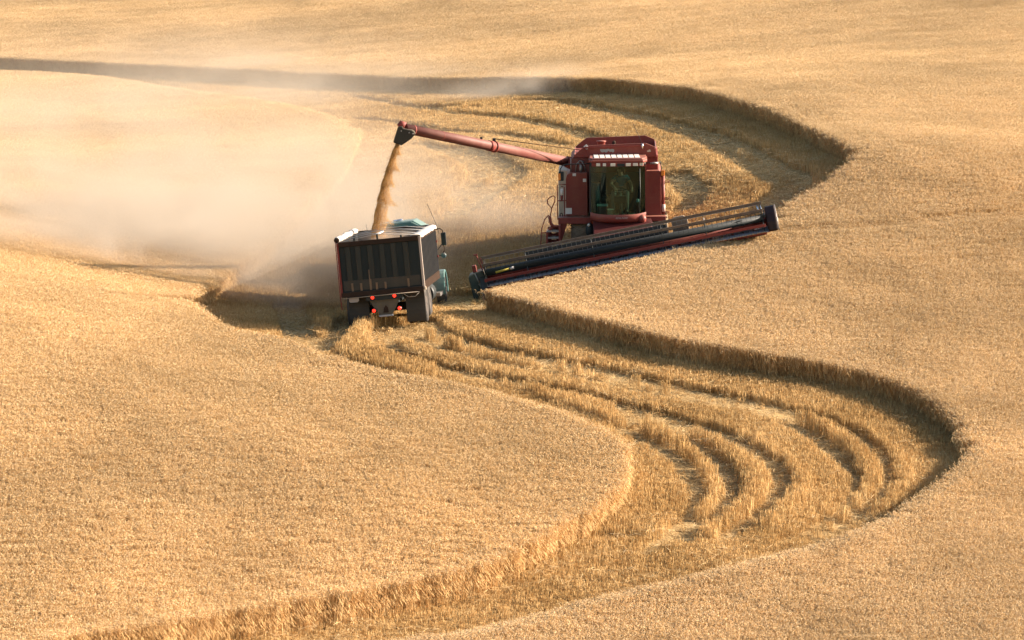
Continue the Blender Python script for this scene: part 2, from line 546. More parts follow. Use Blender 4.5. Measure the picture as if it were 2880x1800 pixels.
def scatter_object(name, pts, rot, scl, kind, label, cat, key):
    c, n = src[key]
    me = bpy.data.meshes.new(name)
    me.vertices.add(len(pts))
    me.vertices.foreach_set("co", np.asarray(pts, np.float32).ravel())
    a = me.attributes.new("rot", 'FLOAT_VECTOR', 'POINT'); a.data.foreach_set("vector", np.asarray(rot, np.float32).ravel())
    a = me.attributes.new("scl", 'FLOAT_VECTOR', 'POINT'); a.data.foreach_set("vector", np.asarray(scl, np.float32).ravel())
    a = me.attributes.new("pick", 'INT', 'POINT'); a.data.foreach_set("value", rng.integers(0, n, len(pts)).astype(np.int32))
    o = bpy.data.objects.new(name, me)
    COL.objects.link(o)
    ng = bpy.data.node_groups.new(name + "_growth", 'GeometryNodeTree')
    ng.interface.new_socket("Geometry", in_out='INPUT', socket_type='NodeSocketGeometry')
    ng.interface.new_socket("Geometry", in_out='OUTPUT', socket_type='NodeSocketGeometry')
    N = ng.nodes.new; L = ng.links.new
    gi = N("NodeGroupInput"); go = N("NodeGroupOutput")
    ci = N("GeometryNodeCollectionInfo"); ci.inputs[0].default_value = c
    ci.inputs["Separate Children"].default_value = True; ci.inputs["Reset Children"].default_value = True
    ip = N("GeometryNodeInstanceOnPoints"); ip.inputs["Pick Instance"].default_value = True

    def named(nm, t):
        q = N("GeometryNodeInputNamedAttribute"); q.data_type = t; q.inputs[0].default_value = nm
        return q.outputs[0]
    L(gi.outputs[0], ip.inputs["Points"]); L(ci.outputs[0], ip.inputs["Instance"])
    L(named("pick", 'INT'), ip.inputs["Instance Index"])
    L(named("rot", 'FLOAT_VECTOR'), ip.inputs["Rotation"])
    L(named("scl", 'FLOAT_VECTOR'), ip.inputs["Scale"])
    L(ip.outputs[0], go.inputs[0])
    md = o.modifiers.new("growth", 'NODES'); md.node_group = ng
    for m_ in c.objects[0].data.materials: me.materials.append(m_)
    return tag(o, label, cat, kind=kind)


DENTS = [smooth_line(hits(p, .8), 2) for p in ([(645, 46), (690, 44), (738, 41)], [(772, 231), (830, 227), (900, 222), (1000, 212), (1100, 205)])]


def edge_row(lines, poly):
    """tufts set close along a cut edge, so that it stands as an even wall"""
    P = []
    for ln in lines:
        ln = np.array(ln)[:, :2]
        for a, b in zip(ln[:-1], ln[1:]):
            L = np.hypot(*(b - a)); n = max(1, int(L * 30))
            P.append(a + (b - a) * rng.random((n, 1)) + rng.uniform(-.20, .20, (n, 2)))
    P = np.concatenate(P)
    P = P[in_poly(P[:, 0], P[:, 1], np.array(poly))]
    z = ground_z(P[:, 0], P[:, 1])
    k = in_view(P[:, 0], P[:, 1], z)
    return P[k, 0], P[k, 1], z[k]


def wheat(mask, label, key, lines, poly):
    ex, ey, ez = edge_row(lines, poly)
    x, y, z = np.concatenate([X[mask], ex]), np.concatenate([Y[mask], ey]), np.concatenate([Z[mask], ez])
    n = len(x)
    big = vnoise(x, y, 7.0, 1) * .6 + vnoise(x, y, 2.2, 2) * .4
    h = 0.98 + 0.04 * big + rng.normal(0, .010, n)
    lod = np.clip((vnoise(x, y * .45, 3.0, 8) - np.where(x > 7, .64, .74)) * 3.5, 0, 1) * .13           # patches the wind has laid over
    h = h - lod * .7
    for pl in DENTS:                                                             # old wheel lines half closed again
        h = h * (1 - .14 * np.clip((.45 - line_dist(x, y, pl)) / .2, 0, 1) * (.5 + .5 * vnoise(x, y, 1.1, 31)))
    far = np.clip((y - 150) / 120, 0, 1)
    wxy = 1.0 + .35 * far
    az = rng.uniform(0, 6.283, n)
    tilt = rng.normal(0, .05, n) + lod * 1.4
    rot = np.stack([tilt, rng.normal(0, .05, n), az * 1.0], 1)
    return scatter_object("standing_wheat", np.stack([x, y, z], 1), rot, np.stack([wxy, wxy, h], 1), "stuff", label, "wheat", key)


wheat(is_r, "ripe standing wheat beyond and right of the cut lane, running to the frame's top and right edges", "dull_wheat", [far_edge, tip_edge, knife, mid_wall, near_edge], RING)
wheat(is_a, "rounded block of sunlit standing wheat in the lower left, inside the bend of tracks", "wheat", [a_top, a_low], ISLE_A)
wheat(is_b, "dust-veiled standing wheat at the left, behind the thin gap and below the far dark wheat edge", "wheat", [b_top, b_end, b_low], ISLE_B)

# stubble on the cut ground
x, y = [], []
for y0, y1, dn in ((100, 150, 32), (150, 215, 18), (215, 300, 10)):
    a, b = scatter(-48, 40, y0, y1, dn)
    x.append(a); y.append(b)
x = np.concatenate(x); y = np.concatenate(y)
pr, pa, pb = (in_poly(x, y, np.array(P)) for P in cuts)
k = ~(pr | pa | pb)
x, y = x[k], y[k]; z = ground_z(x, y)
k = in_view(x, y, z)
x, y, z = x[k], y[k], z[k]
press = np.zeros(len(x))
turn = hits([(660, 520), (735, 512), (790, 500), (850, 485), (905, 465)], .1)
def rut_width(hw, x, y):                                    # the ruts draw together where the lane turns downhill
    return hw * (.48 + .52 * np.clip((y - np.interp(x, turn[:, 0], turn[:, 1])) / 3.0, 0, 1))
for pl, hw0 in TRACKS:
    hw = rut_width(hw0, x, y)
    d = line_dist(x, y, pl) + (vnoise(x, y, .35, 6) - .5) * .08
    press = np.maximum(press, np.clip((hw + .06 - d) / .09, 0, 1))
h = (1.0 + .22 * (vnoise(x, y, 1.3, 9) - .5) + rng.normal(0, .05, len(x)))
ridge = np.ones(len(x))
for pl, hw, m_ in RIDGES:
    d = line_dist(x, y, pl) + (vnoise(x, y, .5, 16) - .5) * .2
    ridge = np.maximum(ridge, 1 + (m_ - 1) * np.clip((hw + .06 - d) / .12, 0, 1))
low = 1 - np.clip((hit(640, 548)[0][1] - y) / 3 + (vnoise(x, y, 2.5, 21) - .5) * .5, 0, 1) * .5        # cut shorter down the slope
hh = h * low * ridge * (1 - press * .82)
k = rng.random(len(x)) > press * .85
x, y, z, hh, press = x[k], y[k], z[k], hh[k], press[k]
n = len(x)
far = np.clip((y - 140) / 90, 0, 1)
rot = np.stack([rng.normal(0, .08, n) + press * rng.normal(0, .7, n), rng.normal(0, .08, n) + press * rng.normal(0, .7, n), rng.uniform(0, 6.283, n)], 1)
scatter_object("stubble", np.stack([x, y, z], 1), rot, np.stack([1 + .4 * far, 1 + .4 * far, hh], 1), "stuff",
               "short cut stubble with wheel ruts pressed through it along the winding lane", "stubble", "stubble")
# loose straw thrown over the stubble
x, y = scatter(-40, 40, 100, 215, 9.0)
pr, pa, pb = (in_poly(x, y, np.array(P)) for P in cuts)
inrut = np.zeros(len(x), bool)
for pl, hw in TRACKS:
    inrut |= line_dist(x, y, pl) < rut_width(hw, x, y)
k = ~(pr | pa | pb) & (rng.random(len(x)) < .18 + .7 * inrut + .7 * np.clip(vnoise(x, y, 1.6, 12) * 1.6 - .5, 0, 1))
x, y = x[k], y[k]; z = ground_z(x, y)
k = in_view(x, y, z)
x, y, z = x[k], y[k], z[k]
pz = np.zeros(len(x))
for pl, hw in TRACKS:
    pz = np.maximum(pz, line_dist(x, y, pl) < rut_width(hw, x, y))
n = len(x)
rot = np.stack([rng.normal(0, .06, n), rng.normal(0, .06, n), rng.uniform(0, 6.283, n)], 1)
scatter_object("loose_straw", np.stack([x, y, z + np.where(pz > 0, .03, .20)], 1), rot, np.ones((n, 3)), "stuff",
               "pale loose straw strewn over the stubble of the cut lane", "straw", "straw")
# ------------------------------------------------------------------ modelling tools
class MB:
    def __init__(s):
        s.V, s.F, s.S = [], [], []

    def add(s, V, Fc, smooth=False, M=None):
        b = len(s.V)
        for v in V:
            v = Vector(v)
            s.V.append(tuple(M @ v if M is not None else v))
        for f in Fc:
            s.F.append(tuple(b + i for i in f)); s.S.append(smooth)
        return s

    def box(s, x0, x1, y0, y1, z0, z1, M=None):
        V = [(x, y, z) for z in (z0, z1) for y in (y0, y1) for x in (x0, x1)]
        return s.add(V, [(0, 2, 3, 1), (4, 5, 7, 6), (0, 1, 5, 4), (1, 3, 7, 5), (3, 2, 6, 7), (2, 0, 4, 6)], M=M)

    def prism(s, poly, axis, a, b, M=None):
        """poly: 2-D outline; axis 'y': (x, z) outline pushed from y=a to y=b; 'x': (y, z); 'z': (x, y)"""
        n = len(poly)
        mk = {'y': lambda p, t: (p[0], t, p[1]), 'x': lambda p, t: (t, p[0], p[1]), 'z': lambda p, t: (p[0], p[1], t)}[axis]
        V = [mk(p, a) for p in poly] + [mk(p, b) for p in poly]
        Fc = [tuple(range(n)), tuple(range(2 * n - 1, n - 1, -1))] + [(i, (i + 1) % n, n + (i + 1) % n, n + i) for i in range(n)]
        return s.add(V, Fc, M=M)

    def tube(s, pts, r, seg=8, caps=True, radii=None):
        pts = [Vector(p) for p in pts]
        n = len(pts)
        V = []
        up = Vector((0.13, 0.21, 1)).normalized()
        prev = None
        for i, p in enumerate(pts):
            d = (pts[min(i + 1, n - 1)] - pts[max(i - 1, 0)]).normalized()
            a = d.cross(up)
            if a.length < 0.1: a = d.cross(Vector((1, 0, 0)))
            a.normalize()
            if prev is not None:
                a = prev - d * prev.dot(d)
                a.normalize()
            prev = a
            b = d.cross(a)
            rr = radii[i] if radii else r
            for k in range(seg):
                t = 2 * math.pi * k / seg
                V.append(tuple(p + (a * math.cos(t) + b * math.sin(t)) * rr))
        Fc = [(i * seg + k, i * seg + (k + 1) % seg, (i + 1) * seg + (k + 1) % seg, (i + 1) * seg + k) for i in range(n - 1) for k in range(seg)]
        s.add(V, Fc, True)
        if caps:
            s.add(V[:seg], [tuple(range(seg))[::-1]]); s.add(V[-seg:], [tuple(range(seg))])
        return s

    def lathe(s, prof, c, axis='x', seg=28, smooth=True):
        """prof: list of (r, h) along the axis through c"""
        V = []
        for r, h in prof:
            for k in range(seg):
                t = 2 * math.pi * k / seg
                a, b = r * math.cos(t), r * math.sin(t)
                o = {'x': (h, a, b), 'y': (a, h, b), 'z': (a, b, h)}[axis]
                V.append((c[0] + o[0], c[1] + o[1], c[2] + o[2]))
        n = len(prof)
        Fc = [(i * seg + k, i * seg + (k + 1) % seg, (i + 1) * seg + (k + 1) % seg, (i + 1) * seg + k) for i in range(n - 1) for k in range(seg)]
        return s.add(V, Fc, smooth)

    def ball(s, c, rx, ry, rz, seg=12):
        V, Fc = [], []
        for i in range(seg + 1):
            th = math.pi * i / seg
            for k in range(seg * 2):
                t = math.pi * k / seg
                V.append((c[0] + rx * math.sin(th) * math.cos(t), c[1] + ry * math.sin(th) * math.sin(t), c[2] + rz * math.cos(th)))
        m = seg * 2
        for i in range(seg):
            for k in range(m):
                Fc.append((i * m + k, i * m + (k + 1) % m, (i + 1) * m + (k + 1) % m, (i + 1) * m + k))
        return s.add(V, Fc, True)

    def build(s, name, mat, parent=None, bevel=0.0):
        me = bpy.data.meshes.new(name)
        me.from_pydata(s.V, [], s.F)
        me.polygons.foreach_set("use_smooth", s.S)
        bm = bmesh.new(); bm.from_mesh(me)
        bmesh.ops.remove_doubles(bm, verts=bm.verts, dist=1e-5)
        bmesh.ops.recalc_face_normals(bm, faces=bm.faces)
        bm.to_mesh(me); bm.free()
        me.materials.append(mat)
        o = bpy.data.objects.new(name, me)
        COL.objects.link(o)
        if parent is not None: o.parent = parent
        if bevel:
            b = o.modifiers.new("edge", 'BEVEL'); b.width = bevel; b.segments = 2; b.limit_method = 'ANGLE'; b.angle_limit = R(40)
        return o


def empty(name, M, label, cat, group=None):
    o = bpy.data.objects.new(name, None)
    o.empty_display_size = 0.5
    COL.objects.link(o)
    o.matrix_world = M
    return tag(o, label, cat, group)


def paint(name, base, dust=(0.42, 0.30, 0.19), amount=0.35, rough=0.5, scale=1.6, metal=0.0, top=0.35, streak=0.0, spec=0.2):
    """painted or bare metal with field dust lying on it, thicker on top faces, in blotches and run streaks"""
    m, nt, out = new_mat(name)
    p = nt.nodes.new("ShaderNodeBsdfPrincipled")
    tc = nt.nodes.new("ShaderNodeTexCoord")
    mp = nt.nodes.new("ShaderNodeMapping")
    mp.inputs["Scale"].default_value = (1, 1, 1 - streak)
    nt.links.new(tc.outputs["Object"], mp.inputs[0])
    n1 = nt.nodes.new("ShaderNodeTexNoise"); n1.inputs["Scale"].default_value = scale; n1.inputs["Detail"].default_value = 6; n1.inputs["Roughness"].default_value = .65
    nt.links.new(mp.outputs[0], n1.inputs["Vector"])
    n2 = nt.nodes.new("ShaderNodeTexNoise"); n2.inputs["Scale"].default_value = scale * 9; n2.inputs["Detail"].default_value = 4
    nt.links.new(mp.outputs[0], n2.inputs["Vector"])
    mm = nt.nodes.new("ShaderNodeMapRange"); mm.inputs[1].default_value = .35; mm.inputs[2].default_value = .75
    mm.inputs[3].default_value = amount * .45; mm.inputs[4].default_value = amount * 1.35
    nt.links.new(n1.outputs["Fac"], mm.inputs[0])
    g = nt.nodes.new("ShaderNodeNewGeometry"); sp = nt.nodes.new("ShaderNodeSeparateXYZ")
    nt.links.new(g.outputs["Normal"], sp.inputs[0])
    mx = nt.nodes.new("ShaderNodeMath"); mx.operation = 'MAXIMUM'; mx.inputs[1].default_value = 0
    nt.links.new(sp.outputs["Z"], mx.inputs[0])
    ma = nt.nodes.new("ShaderNodeMath"); ma.operation = 'MULTIPLY_ADD'; ma.inputs[1].default_value = top
    nt.links.new(mx.outputs[0], ma.inputs[0]); nt.links.new(mm.outputs[0], ma.inputs[2])
    mu = nt.nodes.new("ShaderNodeMath"); mu.operation = 'MULTIPLY_ADD'; mu.inputs[1].default_value = .7 * amount; mu.use_clamp = True
    m3 = nt.nodes.new("ShaderNodeMath"); m3.operation = 'SUBTRACT'; m3.inputs[1].default_value = .5
    nt.links.new(n2.outputs["Fac"], m3.inputs[0]); nt.links.new(m3.outputs[0], mu.inputs[0]); nt.links.new(ma.outputs[0], mu.inputs[2])
    col = mixcol(nt, mu.outputs[0], base, dust)
    nt.links.new(col, p.inputs["Base Color"])
    p.inputs["Roughness"].default_value = rough
    p.inputs["Metallic"].default_value = metal
    p.inputs["Specular IOR Level"].default_value = spec
    nt.links.new(p.outputs[0], out.inputs[0])
    return m


def plain(name, c, rough=0.6, metal=0.0):
    return paint(name, c, amount=0.12, rough=rough, metal=metal, top=.1)


def glow(name, c, s):
    m, nt, out = new_mat(name)
    e = nt.nodes.new("ShaderNodeEmission"); e.inputs[0].default_value = (*c, 1); e.inputs[1].default_value = s
    p = nt.nodes.new("ShaderNodeBsdfPrincipled"); p.inputs["Base Color"].default_value = (*c, 1); p.inputs["Roughness"].default_value = .3
    a = nt.nodes.new("ShaderNodeAddShader"); nt.links.new(e.outputs[0], a.inputs[0]); nt.links.new(p.outputs[0], a.inputs[1])
    nt.links.new(a.outputs[0], out.inputs[0])
    return m


def glass(name, tint, refl=0.06):
    m, nt, out = new_mat(name)
    t = nt.nodes.new("ShaderNodeBsdfTransparent"); t.inputs[0].default_value = (*tint, 1)
    g = nt.nodes.new("ShaderNodeBsdfGlossy"); g.inputs["Roughness"].default_value = 0.06; g.inputs[0].default_value = (.55, .70, .64, 1)
    f = nt.nodes.new("ShaderNodeFresnel"); f.inputs[0].default_value = 1.5
    x = nt.nodes.new("ShaderNodeMixShader"); nt.links.new(f.outputs[0], x.inputs[0])
    nt.links.new(t.outputs[0], x.inputs[1]); nt.links.new(g.outputs[0], x.inputs[2])
    nt.links.new(x.outputs[0], out.inputs[0])
    return m


RED = paint("red_paint", (0.17, 0.020, 0.017), amount=0.10, rough=.5, top=.16)
RED2 = paint("red_paint_worn", (0.16, 0.020, 0.017), amount=0.06, rough=.6, top=.05)
DARK = paint("black_steel", (0.010, 0.018, 0.021), amount=0.03, rough=.5, top=.03)
STEEL = paint("worn_steel", (0.20, 0.21, 0.22), amount=0.22, rough=.4, metal=.6, top=.3)
SHEET = paint("grey_sheet", (0.22, 0.245, 0.27), amount=0.06, rough=.5, top=.0)
CHROME = plain("chrome", (0.6, 0.6, 0.6), rough=.2, metal=1)
CREAM = paint("cream_panel", (0.50, 0.43, 0.33), amount=0.3, rough=.6)
TYRE = paint("dusty_tyre", (0.03, 0.028, 0.026), dust=(0.30, 0.22, 0.14), amount=0.55, rough=.9, scale=2.5, spec=0.0)
TYRE_D = paint("black_tyre", (0.016, 0.018, 0.02), dust=(0.16, 0.14, 0.12), amount=0.35, rough=.9, scale=2.5, spec=0.0)
BAT = paint("dusty_bat", (0.06, 0.04, 0.032), dust=(0.24, 0.18, 0.125), amount=0.40, rough=.7, scale=5)
WHITE = plain("white_label", (0.62, 0.60, 0.56))
ORANGE = plain("orange_lens", (0.75, 0.22, 0.03), rough=.3)
LAMP = plain("lamp_glass", (0.62, 0.58, 0.48), rough=.25)
BOXD = paint("dark_box_paint", (0.008, 0.014, 0.015), dust=(0.09, 0.085, 0.065), amount=0.03, rough=.6, scale=1.8, streak=.75, top=.3)
RIBD = paint("dusty_rib", (0.016, 0.020, 0.018), dust=(0.12, 0.10, 0.07), amount=0.12, rough=.7, scale=2.5, streak=.8)
RUST = paint("rusty_rail", (0.024, 0.016, 0.013), dust=(0.12, 0.085, 0.06), amount=0.12, rough=.75, scale=4, spec=0.0)
SIDE = paint("corrugated_side", (0.014, 0.015, 0.017), dust=(0.10, 0.09, 0.075), amount=0.08, rough=.6, spec=0.0)
TEAL = paint("teal_paint", (0.02, 0.13, 0.135), amount=0.12, rough=.35, top=.15)
CLOTH = paint("white_tarp", (0.40, 0.395, 0.38), amount=0.2, rough=.8, top=.05)
RIM = paint("dull_rim", (.05, .052, .058), amount=.15, rough=.8, spec=0.0)
PALE = paint("bare_inside", (0.20, 0.185, 0.17), amount=0.2, rough=.6)
TAIL = glow("lit_tail_lamp", (1.0, 0.028, 0.012), 0.7)
GLASS = glass("tinted_glass", (0.32, 0.54, 0.50))
GLASS_S = glass("dark_side_glass", (0.13, 0.20, 0.17))
CABIN = paint("cab_lining", (0.036, 0.068, 0.075), amount=0.02, rough=.8)
CABIN_D = paint("cab_lining_dark", (0.022, 0.03, 0.03), amount=0.08, rough=.8)


def wheel(parent, c, r, w, tyre_mat, rim_mat, lugs=0, rim_r=.5, seg=32):
    """tyre (with lugs) and rim, axle along x"""
    t = MB()
    rr = r * rim_r
    t.lathe([(rr, -w * .42), (r * .80, -w * .5), (r * .93, -w * .47), (r, -w * .30), (r, w * .30), (r * .93, w * .47), (r * .80, w * .5), (rr, w * .42)], c, 'x', seg)
    for k in range(lugs):
        for sd in (-1, 1):
            a = 2 * math.pi * (k + (.5 if sd > 0 else 0)) / lugs
            M = Matrix.Translation(Vector(c)) @ Matrix.Rotation(a, 4, 'X') @ Matrix.Translation(Vector((sd * w * .24, 0, r * .99))) @ Matrix.Rotation(sd * .6, 4, 'Z')
            t.box(-w * .25, w * .25, -r * .03, r * .03, -r * .03, r * .035, M)
    o = t.build("tyre", tyre_mat, parent)
    q = MB()
    q.lathe([(0.001, -w * .12), (rr * .45, -w * .14), (rr * .5, -w * .30), (rr * .92, -w * .22), (rr * 1.01, -w * .43), (rr * 1.01, w * .43), (rr * .92, w * .22), (rr * .5, w * .30), (rr * .45, w * .14), (0.001, w * .12)], c, 'x', 24)
    q.build("rim", rim_mat, o)
    return o
# ------------------------------------------------------------------ the combine harvester
CM = COMBINE_M
Lx = lambda cx: (cx - 852) / 289.0
Lz = lambda cy, y=0.0: (1390 - cy) / 289.0 - 0.122 * y
combine = empty("combine_harvester", CM, "dusty red combine harvester with long reel header, unloading grain while facing the camera", "combine harvester")
ZG = 0.38                                                    # ground below the axle

# --- cab
b = MB()
b.box(Lx(598), Lx(1108), 0.02, 1.55, 1.70, 1.80)             # floor
b.box(Lx(590), Lx(1112), 1.50, 1.58, 1.80, 3.42)             # rear wall
b.box(Lx(598), Lx(1108), 0.0, 1.5, 3.40, 3.45)               # ceiling
cab = b.build("cab", CABIN, combine)
# bowed windscreen
def bow(x, depth=.32):
    t = x / .88
    return -depth * (1 - abs(t) ** 2.6)
xs = [(-.875 + 1.75 * i / 28) for i in range(29)]
V, Fc = [], []
for i, x in enumerate(xs):
    e = abs(x / .88) ** 4 * .10
    V += [(x, bow(x), 1.80 + e), (x, bow(x), 3.385)]
for i in range(28):
    Fc.append((2 * i, 2 * i + 2, 2 * i + 3, 2 * i + 1))
MB().add(V, Fc, True).build("windscreen", GLASS, cab)
for sx in (-1, 1):
    V = [(sx * .885, 0.03, 1.86), (sx * .885, 1.1, 1.86), (sx * .885, 1.1, 3.38), (sx * .885, .03, 3.38)]
    MB().add(V, [(0, 1, 2, 3)]).build("side_window", GLASS_S, cab)
    MB().box(sx * .90 - .03, sx * .90 + .03, 1.1, 1.52, 1.8, 3.42).build("cab_pillar", RED2, cab)
# rubber seals and slim front posts at both ends of the windscreen
for x in (-.885, .885):
    MB().box(x - .022, x + .022, -.02, .035, 1.86, 3.40).build("cab_post", DARK if x < 0 else RED2, cab)
MB().tube([(.66, bow(.66) - .02, 1.9), (.70, bow(.70) - .02, 2.5), (.69, bow(.69) - .02, 3.3)], .018, 6).build("wiper", DARK, cab)
MB().tube([(.86, .12, 1.92), (.70, .35, 1.86), (.55, .30, 1.84)], .016, 6).build("hose", DARK, cab)
MB().tube([(.87, .1, 2.45), (.78, .2, 2.35), (.73, .3, 2.05)], .014, 6).build("hose", DARK, cab)
# roof with its ribbed top, sun glare painted on as pale colour, and the lamp bar
b = MB()
out = [(-.92, .05), (-.80, -.22), (.80, -.22), (.93, .02), (.93, 1.6), (-.92, 1.6)]
b.prism(out, 'z', 3.50, 3.585)
out2 = [(-.90, .1), (-.77, -.15), (.77, -.15), (.90, .08), (.90, 1.55), (-.90, 1.55)]
b.prism(out2, 'z', 3.585, 3.63)
roof = b.build("roof", RED, combine, .02)
b = MB()
for k in range(8):
    x0 = -.74 + k * .185
    b.prism([(x0, -.05), (x0 + .15, -.05), (x0 + .11, 1.35), (x0 - .04, 1.35)], 'z', 3.628, 3.648)
b.build("roof_panel", paint("roof_glare_white", (.62, .57, .50), amount=.15, rough=.5, top=0.02), roof)
b = MB()
vis = [(x, bow(x, .26) - .03) for x in (-.83, -.7, -.5, -.25, 0, .25, .5, .7, .83)]
b.prism(vis + [(.83, .25), (-.83, .25)], 'z', 3.375, 3.50)
vis_o = b.build("lamp_bar", RED2, roof)
for cx0, cx1 in ((655, 692), (715, 745), (785, 830), (925, 970), (990, 1035), (1050, 1085)):
    x = (Lx(cx0) + Lx(cx1)) / 2; wd = (Lx(cx1) - Lx(cx0)) / 2
    MB().box(x - wd, x + wd, bow(x, .26) - .062, bow(x, .26) + .02, 3.395, 3.485).build("work_lamp", LAMP, vis_o, .008)
MB().box(Lx(845), Lx(915), bow(.1, .26) - .045, 0, 3.39, 3.48).build("roof_vent", DARK, vis_o)
# bumper lip under the windscreen with the maker's lettering
b = MB()
lip = [(x, bow(x, .34) - .035) for x in xs]
V, Fc = [], []
prof = [(0.0, 1.86), (-.03, 1.82), (-.035, 1.74), (-.02, 1.66), (.06, 1.60), (.25, 1.57)]
for i, x in enumerate(xs):
    for dy, z in prof:
        V.append((x * 1.01, bow(x, .34) - .02 + dy, z + abs(x / .88) ** 4 * .06))
m = len(prof)
for i in range(len(xs) - 1):
    for j in range(m - 1):
        Fc.append((i * m + j, (i + 1) * m + j, (i + 1) * m + j + 1, i * m + j + 1))
bump = b.add(V, Fc, True).build("cab_bumper", RED, combine)
MB().ball((.76, -.14, 1.70), .13, .14, .15).build("bumper_corner", RED, bump)
cu = bpy.data.curves.new("lettering", 'FONT'); cu.body = "AXIAL-FLOW"; cu.size = .085; cu.extrude = .002; cu.align_x = 'CENTER'
to = bpy.data.objects.new("lettering_text", cu); COL.objects.link(to)
dg = bpy.context.evaluated_depsgraph_get()
me = bpy.data.meshes.new_from_object(to.evaluated_get(dg)); bpy.data.objects.remove(to)
let = bpy.data.objects.new("lettering", me); COL.objects.link(let); let.parent = bump
me.materials.clear(); me.materials.append(plain("faded_lettering", (.40, .33, .30)))
let.location = (Lx(885), bow(.11, .34) - .060, 1.73); let.rotation_euler = (R(90), 0, 0); let.scale = (.75, 1, 1)

# --- inside the cab
b = MB()
b.box(-.16, .34, .72, 1.22, 2.28, 2.44); b.box(-.14, .32, 1.12, 1.26, 2.44, 3.02); b.box(-.02, .20, .85, 1.1, 1.8, 2.28)
b.box(-.05, .23, 1.14, 1.24, 3.02, 3.22)
b.build("seat", CABIN_D, combine, .03)
b = MB()
b.tube([(.08, -.05, 1.82), (.06, .12, 2.3), (.05, .22, 2.52)], .07, 8)
b.box(-.12, .25, -.02, .16, 2.2, 2.42)
col_ = b.build("steering_column", CABIN_D, combine)
b = MB(); ring = [(.05 + .2 * math.cos(t * math.pi / 12), .26 + .19 * math.sin(t * math.pi / 12) * .8, 2.58 + .07 * math.sin(t * math.pi / 12)) for t in range(25)]
b.tube(ring, .014, 6, False); b.tube([(-.14, .26, 2.58), (.24, .26, 2.58)], .012, 6)
b.build("steering_wheel", DARK, col_)
b = MB(); b.box(-.52, -.2, .55, 1.3, 2.2, 2.36); b.box(-.42, -.34, .5, .56, 2.36, 2.55)
b.build("control_console", CABIN_D, combine, .02)
MB().box(-.83, -.55, 1.0, 1.45, 1.8, 2.75).build("cab_cabinet", CABIN, combine, .03)

# --- grain tank
b = MB()
zt = lambda cy: Lz(cy, 1.3)
b.prism([(Lx(415), zt(470)), (Lx(415), zt(345)), (Lx(455), zt(300)), (Lx(1222), zt(300)), (Lx(1225), zt(450))], 'y', 1.3, 4.3)
tank = b.build("grain_tank", RED2, combine, .02)
b = MB()
front = [(Lx(450), zt(318)), (Lx(448), zt(298)), (Lx(520), zt(236)), (Lx(560), zt(208)), (Lx(1110), zt(190)), (Lx(1196), zt(225)), (Lx(1210), zt(294)), (Lx(1212), zt(318))]
b.prism(front, 'y', 1.22, 1.27)
b.prism([(x, z) for x, z in front], 'y', 4.25, 4.30)
b.box(Lx(450), Lx(460), 1.27, 4.25, zt(318), zt(290)); b.box(Lx(1198), Lx(1210), 1.27, 4.25, zt(318), zt(240))
ext = b.build("tank_extension", RED, tank, .01)
b = MB()
b.box(Lx(575), Lx(1120), 1.17, 1.225, zt(226), zt(212), Matrix.Rotation(R(-1.5), 4, 'Y'))
b.build("tank_rim", RED2, tank)
rdw = random.Random(3)
pz = [(Lx(690) + i * .045, zt(240 + rdw.uniform(0, 6))) for i in range(11)]
lo = [(Lx(690) + i * .045, zt(262 + rdw.uniform(-8, 16))) for i in range(10, -1, -1)]
MB().prism(pz + lo, 'y', 1.214, 1.222).build("bare_metal_patch", STEEL, tank)
MB().prism([(Lx(1120), zt(262)), (Lx(1150), zt(248)), (Lx(1158), zt(268)), (Lx(1128), zt(272))], 'y', 1.214, 1.222).build("bare_metal_patch", CREAM, tank)
MB().tube([(Lx(1082), 1.19, zt(192)), (Lx(1080), 1.17, zt(215)), (Lx(1086), 1.17, zt(245))], .03, 8).build("tank_latch", CHROME, tank)
MB().tube([(Lx(1075), 1.4, zt(190)), (Lx(1030), 1.5, zt(90)), (Lx(990), 1.5, zt(0))], .007, 5).build("whip_antenna", DARK, tank)
MB().box(Lx(545), Lx(585), 1.20, 1.215, zt(238), zt(205), Matrix.Translation((Lx(565), 0, zt(220))) @ Matrix.Rotation(.9, 4, 'Y') @ Matrix.Translation((-Lx(565), 0, -zt(220)))).build("tank_strap", WHITE, tank)
MB().tube([(Lx(555), 1.20, zt(212)), (Lx(600), 1.1, zt(365))], .008, 5).build("tank_cable", RED2, tank)
zb = lambda cy: Lz(cy, 2.6)
MB().lathe([(.001, .0), (.155, 0), (.155, -.03), (.125, -.05), (.125, -.24)], (Lx(700), 2.6, zb(152)), 'z', 20).build("air_intake", RED, combine)
MB().lathe([(.001, .06), (.045, .04), (.06, 0), (.06, -.28)], (Lx(818), 2.6, zb(168)), 'z', 16).build("exhaust_pipe", RUST, combine)

# --- body
zq = lambda cy: Lz(cy, 0.9)
b = MB()
lp = [(Lx(372), zq(862)), (Lx(372), zq(520)), (Lx(385), zq(480)), (Lx(420), zq(466)), (Lx(572), zq(466)), (Lx(572), zq(862))]
b.prism(lp, 'y', .9, 3.8)
left_panel = b.build("front_panel", RED, combine, .015)
MB().box(Lx(372), Lx(572), .895, .905, zq(606), zq(602)).build("panel_seam", RED2, left_panel)
for x0, x1, y0, y1 in ((435, 466, 495, 470), (530, 560, 550, 520), (365, 425, 845, 790)):
    MB().box(Lx(x0), Lx(x1), .885, .898, zq(y0), zq(y1)).build("sticker", WHITE, left_panel)
b = MB()
b.prism([(Lx(1106), zq(865)), (Lx(1106), zq(452)), (Lx(1235), zq(452)), (Lx(1250), zq(470)), (Lx(1250), zq(865))], 'y', .9, 3.8)
right_panel = b.build("front_panel", RED, combine, .015)
MB().tube([(Lx(1266), 1.0, zq(905)), (Lx(1266), 1.0, zq(470))], .062, 14).build("corner_column", RED, right_panel)
